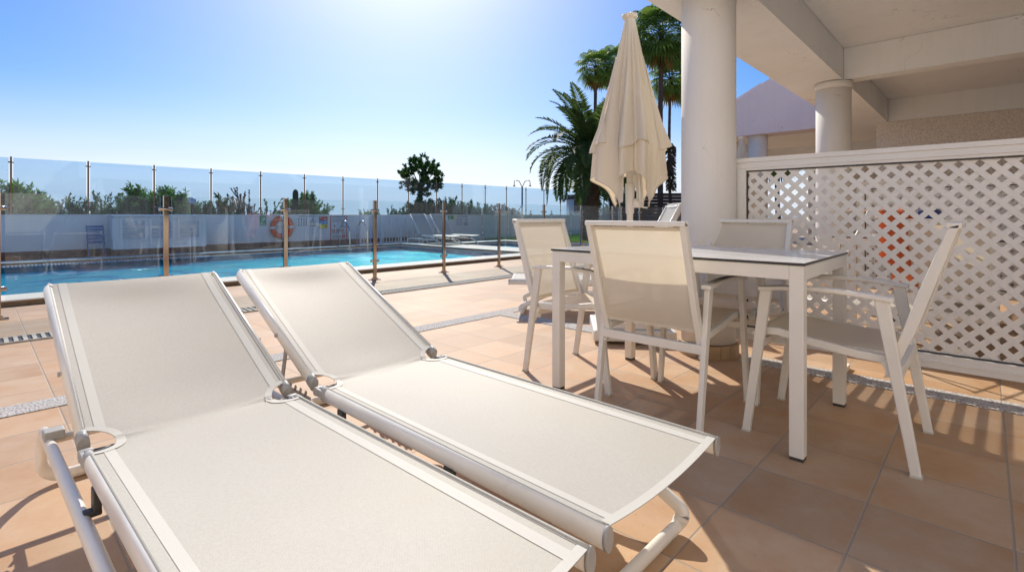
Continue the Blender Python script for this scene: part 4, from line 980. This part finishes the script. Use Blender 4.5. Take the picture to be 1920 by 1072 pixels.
# ------------------------------------------------------------------ vegetation
def leaf(b, p, d, L, W, up, fold=.0):
    d = d.normalized(); s = d.cross(up)
    if s.length < 1e-3: s = Vector((1, 0, 0))
    s.normalize(); m = p+d*L*.5
    b.add([p, m+s*W/2, p+d*L, m-s*W/2], [(0, 1, 2, 3)])
def rv(rg): 
    while True:
        v = Vector((rg.uniform(-1, 1), rg.uniform(-1, 1), rg.uniform(-1, 1)))
        if .05 < v.length < 1: return v.normalized()
def shrub(name, label, px, hwpx, topy, m, Y=None, stems=26, lpl=34, L=.11, W=.022, seed=1, spiky=.3, cat='shrub', group='shrubs behind the boundary wall', spread=1.0):
    Y = Y or 14.9; rg = random.Random(seed); lpl = int(lpl*2.2); stems = int(stems*1.25); W *= 1.35; d = dist_y(px, Y); x, y = at_y(px, Y); H = zof(topy, d); Rr = hwpx/F0*d
    t = thing(name, label, cat, (x, y, -.03), rg.uniform(0, 6), group)
    bs, bl = MB(), MB()
    for i in range(stems):
        a = rg.uniform(0, 6.283); rr = Rr*math.sqrt(rg.random())*spread; e = Vector((rr*math.cos(a), rr*math.sin(a), H*(1-.32*(rr/Rr)**2)*rg.uniform(.72, 1.0)))
        p0 = Vector((rg.uniform(-.1, .1)+e.x*.25, rg.uniform(-.1, .1)+e.y*.25, 0)); mid = Vector((e.x*.55, e.y*.55, e.z*.5))
        pts = [p0.lerp(mid, k/3) if k < 3 else mid.lerp(e, (k-3)/4)+rv(rg)*.02 for k in range(8)]
        bs.tube(pts, [.012-.0012*k for k in range(8)], 4)
        for br in range(3):
            k0 = rg.randint(3, 6); q = pts[k0]; dirn = (rv(rg)*.6+Vector((e.x, e.y, .25)).normalized()*.6+Vector((0, 0, .9))).normalized()
            ln = rg.uniform(.18, .42)*min(1, Rr*1.4+.3); tip = q+dirn*ln
            if tip.z > H: tip.z = H-rg.uniform(0, .1)
            bs.tube([q, tip], [.006, .003], 4)
            for j in range(lpl//3):
                f = rg.uniform(.05, 1.05); p = q.lerp(tip, f); dd = dirn*(.5+spiky)+rv(rg)*.9
                leaf(bl, p, dd, L*rg.uniform(.6, 1.2), W*rg.uniform(.7, 1.3), rv(rg))
        for j in range(lpl):
            f = rg.uniform(.35, 1.04); k = min(6, int(f*7)); p = pts[k].lerp(pts[k+1], min(1.2, f*7-k)); dr = (pts[k+1]-pts[k]).normalized()
            leaf(bl, p, dr*(.4+spiky)+rv(rg)*.9, L*rg.uniform(.6, 1.2), W*rg.uniform(.7, 1.3), rv(rg))
    bs.build('stem', 'bark', t, solid='keep'); bl.build('foliage', m, t, solid='keep'); return t
SH = [
 ('oleander', 'pale green oleander at the left edge, behind the tinted glass', 45, 52, 343, 'leafa', 46, 60, .14, .024, .3),
 ('shrub', 'dark low shrub at the outermost left behind the wall', -8, 30, 352, 'leafb', 24, 44, .09, .03, .2),
 ('shrub', 'sparse shrub of upright twigs, second from the left behind the wall', 122, 42, 366, 'leafb', 15, 40, .07, .022, .7),
 ('shrub', 'loose dark twiggy shrub behind the white louvred box', 190, 42, 357, 'leafb', 18, 44, .07, .022, .7),
 ('oleander', 'bushy oleander rising behind the louvred box', 262, 36, 344, 'leafa', 38, 60, .12, .022, .3),
 ('oleander', 'oleander right of the bushy one, reaching over the third glass post', 325, 40, 350, 'leafa', 38, 60, .12, .022, .3),
 ('shrub', 'low dark shrub between two oleanders and the purple twigs', 383, 22, 366, 'leafb', 16, 40, .08, .024, .5),
 ('shrub', 'green shrub in front of purple tinged twigs', 420, 28, 362, 'leafb', 24, 46, .09, .026, .4),
 ('shrub', 'purple tinged shrub with upright twigs', 456, 26, 345, 'leafp', 18, 52, .055, .02, 1.0),
 ('shrub', 'thin dark twigs between the purple shrub and the round bush', 508, 26, 370, 'leafb', 12, 40, .06, .02, .9),
 ('shrub', 'rounded grey green bush behind the lifebuoy and signs', 570, 44, 358, 'leafa', 46, 64, .08, .026, .2),
 ('shrub', 'small pale leaved shrub peeping over the wall by the ladder', 695, 26, 392, 'leafa', 16, 34, .08, .03, .3),
 ('hedge_shrub', 'low end of the dark hedge left of the round tree', 752, 28, 386, 'leafb', 26, 50, .10, .022, .7),
 ('hedge_shrub', 'dark hedge shrub right under the round tree', 796, 36, 372, 'leafb', 40, 60, .11, .022, .7),
 ('hedge_shrub', 'dark hedge shrub just right of the round tree', 846, 34, 370, 'leafb', 40, 60, .11, .022, .7),
 ('hedge_shrub', 'dark spiky hedge shrub in the middle of the row', 890, 30, 373, 'leafb', 36, 58, .11, .022, .7),
 ('hedge_shrub', 'brownish last shrub at the right end of the hedge', 944, 30, 379, 'leafp', 40, 60, .09, .022, .5)]
for i, (nm, lb, px, hwp, ty, m_, st, lp, L, W, sp) in enumerate(SH):
    shrub(nm, lb, px, hwp, ty, m_, 14.9 if px < 700 else 15.4, st, lp, L, W, 20+i, sp)
x, y = at_y(554, 14.7); t = thing('column_cactus', 'grey green column cactus standing in the round bush', 'cactus', (x, y, 0)); hz = zof(355, dist_y(554, 14.7))
b = MB(); n = 30; b.lathe((0, 0), [(.075, 0), (.08, .5), (.08, hz-.12), (.06, hz-.04), (.02, hz)], n); b.build('stem', 'leafb', t)

# round headed tree
x, y = at_y(790, 17.0); dT = dist_y(790, 17.0); rg = random.Random(4)
t = thing('round_tree', 'round headed tree with dense glossy leaves behind the hedge', 'tree', (x, y, 0)); cz = zof(334, dT); cr = 38/F0*dT
b = MB(); b.tube([(0, 0, 0), (.04, 0, .9), (-.03, .02, 1.5), (0, 0, cz-.55)], [.12, .10, .085, .07], 10); b.build('trunk', 'bark', t)
bl = MB(); bs = MB()
for i in range(34):
    v = rv(rg); v.z = v.z*.95+.05; e = Vector((v.x*cr, v.y*cr, cz+v.z*cr*.98))*1.0; s0 = Vector((0, 0, cz-.5)); mid = s0.lerp(e, .5)+rv(rg)*.08
    bs.tube([s0, mid, e.lerp(mid, .15)], [.035, .02, .008], 5)
for i in range(250):
    v = rv(rg); rr = rg.uniform(.45, 1.0)**.6
    if v.z < -.55 and rg.random() < .6: continue
    kk = 1+.18*noise.noise(v*2.2+Vector((3, 1, 2)))
    c = Vector((v.x*cr*rr*kk, v.y*cr*rr*kk, cz+v.z*cr*rr*kk)); 
    up = (v*.9+Vector((0, 0, .8))).normalized()
    for s in range(3):
        tip = up+rv(rg)*.5; bs.tube([c, c+tip*.10], [.01, .006], 4)
        for j in range(13): leaf(bl, c+tip*.1*rg.random(), tip*.6+rv(rg)*.9, rg.uniform(.08, .14), .045, rv(rg))
bs.build('branch', 'bark', t, solid='keep'); bl.build('foliage', 'leafc', t, solid='keep')

# date palm
def date_palm():
    rg = random.Random(9); d = 17.5; x, y = at(1108, d)
    t = thing('date_palm', 'date palm with thick dark trunk and long arching fronds, left of the parasol', 'palm tree', (x, y, 0)); zt = zof(292, d)
    b = MB(); b.lathe((0, 0), [(.30, 0), (.27, .4), (.25, 1.2), (.26, 2.2), (.30, zt-.4), (.36, zt-.1), (.22, zt+.15)], 28)
    for i in range(150):
        a = i*2.39996; z = .15+(zt-.25)*i/150; r = .25+.06*(z/zt)**3
        b.beam((r*.9*math.cos(a), r*.9*math.sin(a), z-.05), ((r+.045)*math.cos(a), (r+.045)*math.sin(a), z+.05), .13, .035, (-math.sin(a), math.cos(a), 0), (.07, .02))
    b.build('trunk', 'palmbark', t, solid='keep')
    N = 64
    for i in range(N):
        a = i*2.39996+rg.uniform(-.2, .2); f = i/N; el = R(84-102*f+rg.uniform(-6, 6)); L = rg.uniform(2.25, 2.75)*(1-.12*abs(f-.4)); droop = rg.uniform(.75, 1.15)*(.35+1.35*f)
        b = MB(); h = Vector((math.cos(a), math.sin(a), 0)); p = Vector((0, 0, zt+.05))+h*.12; pts = [p.copy()]; n = 22; e = el; ds = L/n; tw = rg.uniform(-.35, .35)
        side = Vector((-h.y, h.x, 0))
        for k in range(n):
            p = p+(h*math.cos(e)+Vector((0, 0, 1))*math.sin(e)+side*tw*.03*k/n)*ds; e -= droop*ds*(.35+.9*k/n); e = max(e, R(-84)); pts.append(p.copy())
        b.tube(pts, [.022*(1-.85*k/n)+.003 for k in range(n+1)], 5)
        for k in range(62):
            fk = .10+.90*k/61; q = fk*n; i0 = min(n-1, int(q)); pp = pts[i0].lerp(pts[i0+1], q-i0); tn = (pts[i0+1]-pts[i0]).normalized(); sd_ = tn.cross(Vector((0, 0, 1)) if abs(tn.z) < .97 else h)
            if sd_.length < .01: continue
            sd_.normalize(); nu_ = sd_.cross(tn)
            ll = .36*math.sin(math.pi*min(.98, .16+.84*fk))**.6*rg.uniform(.8, 1.1)
            for s in (-1, 1):
                dd = tn*rg.uniform(.35, .65)+sd_*s*1.0+nu_*rg.uniform(.15, .4)-Vector((0, 0, .10)); leaf(b, pp, dd, ll*1.25, .06, nu_)
        b.build('frond', 'date', t, solid='keep')
date_palm()
def fan_palm(label, px, d, cy, crown, tr, seed, nf=34, skirt=0):
    rg = random.Random(seed); x, y = at(px, d); zt = zof(cy, d)
    t = thing('fan_palm', label, 'palm tree', (x, y, 0), 0, 'tall fan palms'); cx = rg.uniform(-.2, .2)
    n = 40; pts = [(cx*math.sin(k/n*2.2)*.8, .1*math.sin(k/n*3), zt*k/n) for k in range(n+1)]
    b = MB(); b.tube(pts, [tr*(1.25-.35*min(1, k/6)-.18*k/n+(.05 if k % 2 else 0)) for k in range(n+1)], 12)
    top = Vector(pts[-1])
    if skirt:
        for i in range(240):
            z = zt*(.28+.30*rg.random()); a = rg.uniform(0, 6.28); p = Vector((pts[int(z/zt*n)][0]+tr*.8*math.cos(a), tr*.8*math.sin(a), z))
            b.beam(p, p+Vector((math.cos(a)*.22, math.sin(a)*.22, -.12-rg.random()*.2)), .1, .02)
    b.build('trunk', 'palmbark', t, solid='keep')
    def fan(b, i, nf_, dead=False):
        a = i*2.39996; f = i/nf_; el = R(85-150*f) if not dead else R(rg.uniform(-75, -50)); h = Vector((math.cos(a), math.sin(a), 0))
        if dead: h = h*.7
        dr = h*math.cos(el)+Vector((0, 0, math.sin(el))); pl = crown*rg.uniform(.42, .6); p1 = top+h*.1+dr*pl*.6; e2 = el-.35; dr2 = h*math.cos(e2)+Vector((0, 0, math.sin(e2))); p2 = p1+dr2*pl*.4
        b.tube([top, p1, p2], [.02, .016, .012], 4)
        sd_ = dr2.cross(Vector((0, 0, 1))); sd_.normalize(); nu_ = sd_.cross(dr2); ns = 17; LL = crown*rg.uniform(.42, .55)
        for k in range(ns):
            q = R(-115+230*k/(ns-1)); dd = dr2*math.cos(q)+sd_*math.sin(q)+nu_*.12; m1 = p2+dd*LL*.62; wd = LL*.062
            s2 = dd.cross(nu_).normalized(); tip = m1+(dd*.5+Vector((0, 0, -.62)))*LL*rg.uniform(.35, .6)
            b.add([p2, m1+s2*wd, m1-s2*wd, tip], [(0, 1, 2), (1, 3, 2)])
    for i in range(nf):
        b = MB(); fan(b, i, nf); b.build('leaf', 'fan', t, solid='keep')
    b = MB()
    for i in range(4): fan(b, i, 7, True)
    b.build('dead_leaves', 'dead', t, solid='keep')
fan_palm('tallest fan palm with a large crown under the roof edge, thick trunk', 1239, 27, 62, 2.1, .165, 2, 60)
fan_palm('distant fan palm with small crown to the left of the closed parasol', 1119, 36, 128, 1.7, .15, 3, 38)
fan_palm('slender fan palm half hidden behind the top left of the parasol', 1150, 38, 122, 1.8, .15, 5, 38)
fan_palm('thin fan palm with shaggy trunk between parasol and thick pillar', 1259, 29, 150, 1.5, .10, 4, 40, 1)
fan_palm('fan palm peeping out at the edge of the thick pillar', 1290, 34, 165, 1.4, .12, 6, 28)
shrub('shrub', 'dark bush behind the date palm trunk on the lawn edge', 1150, 30, 368, 'leafb', 15.5, 30, 50, .10, .03, 61, .3, group='bushes beyond the lawn')
shrub('shrub', 'dark bush to the right of the date palm beside the timber fence', 1205, 28, 374, 'leafb', 16.5, 30, 50, .10, .03, 62, .3, group='bushes beyond the lawn')
fan_palm('fan palm crown seen low between the pillars, below the lilac gable', 1462, 26, 296, 1.3, .14, 8, 26)
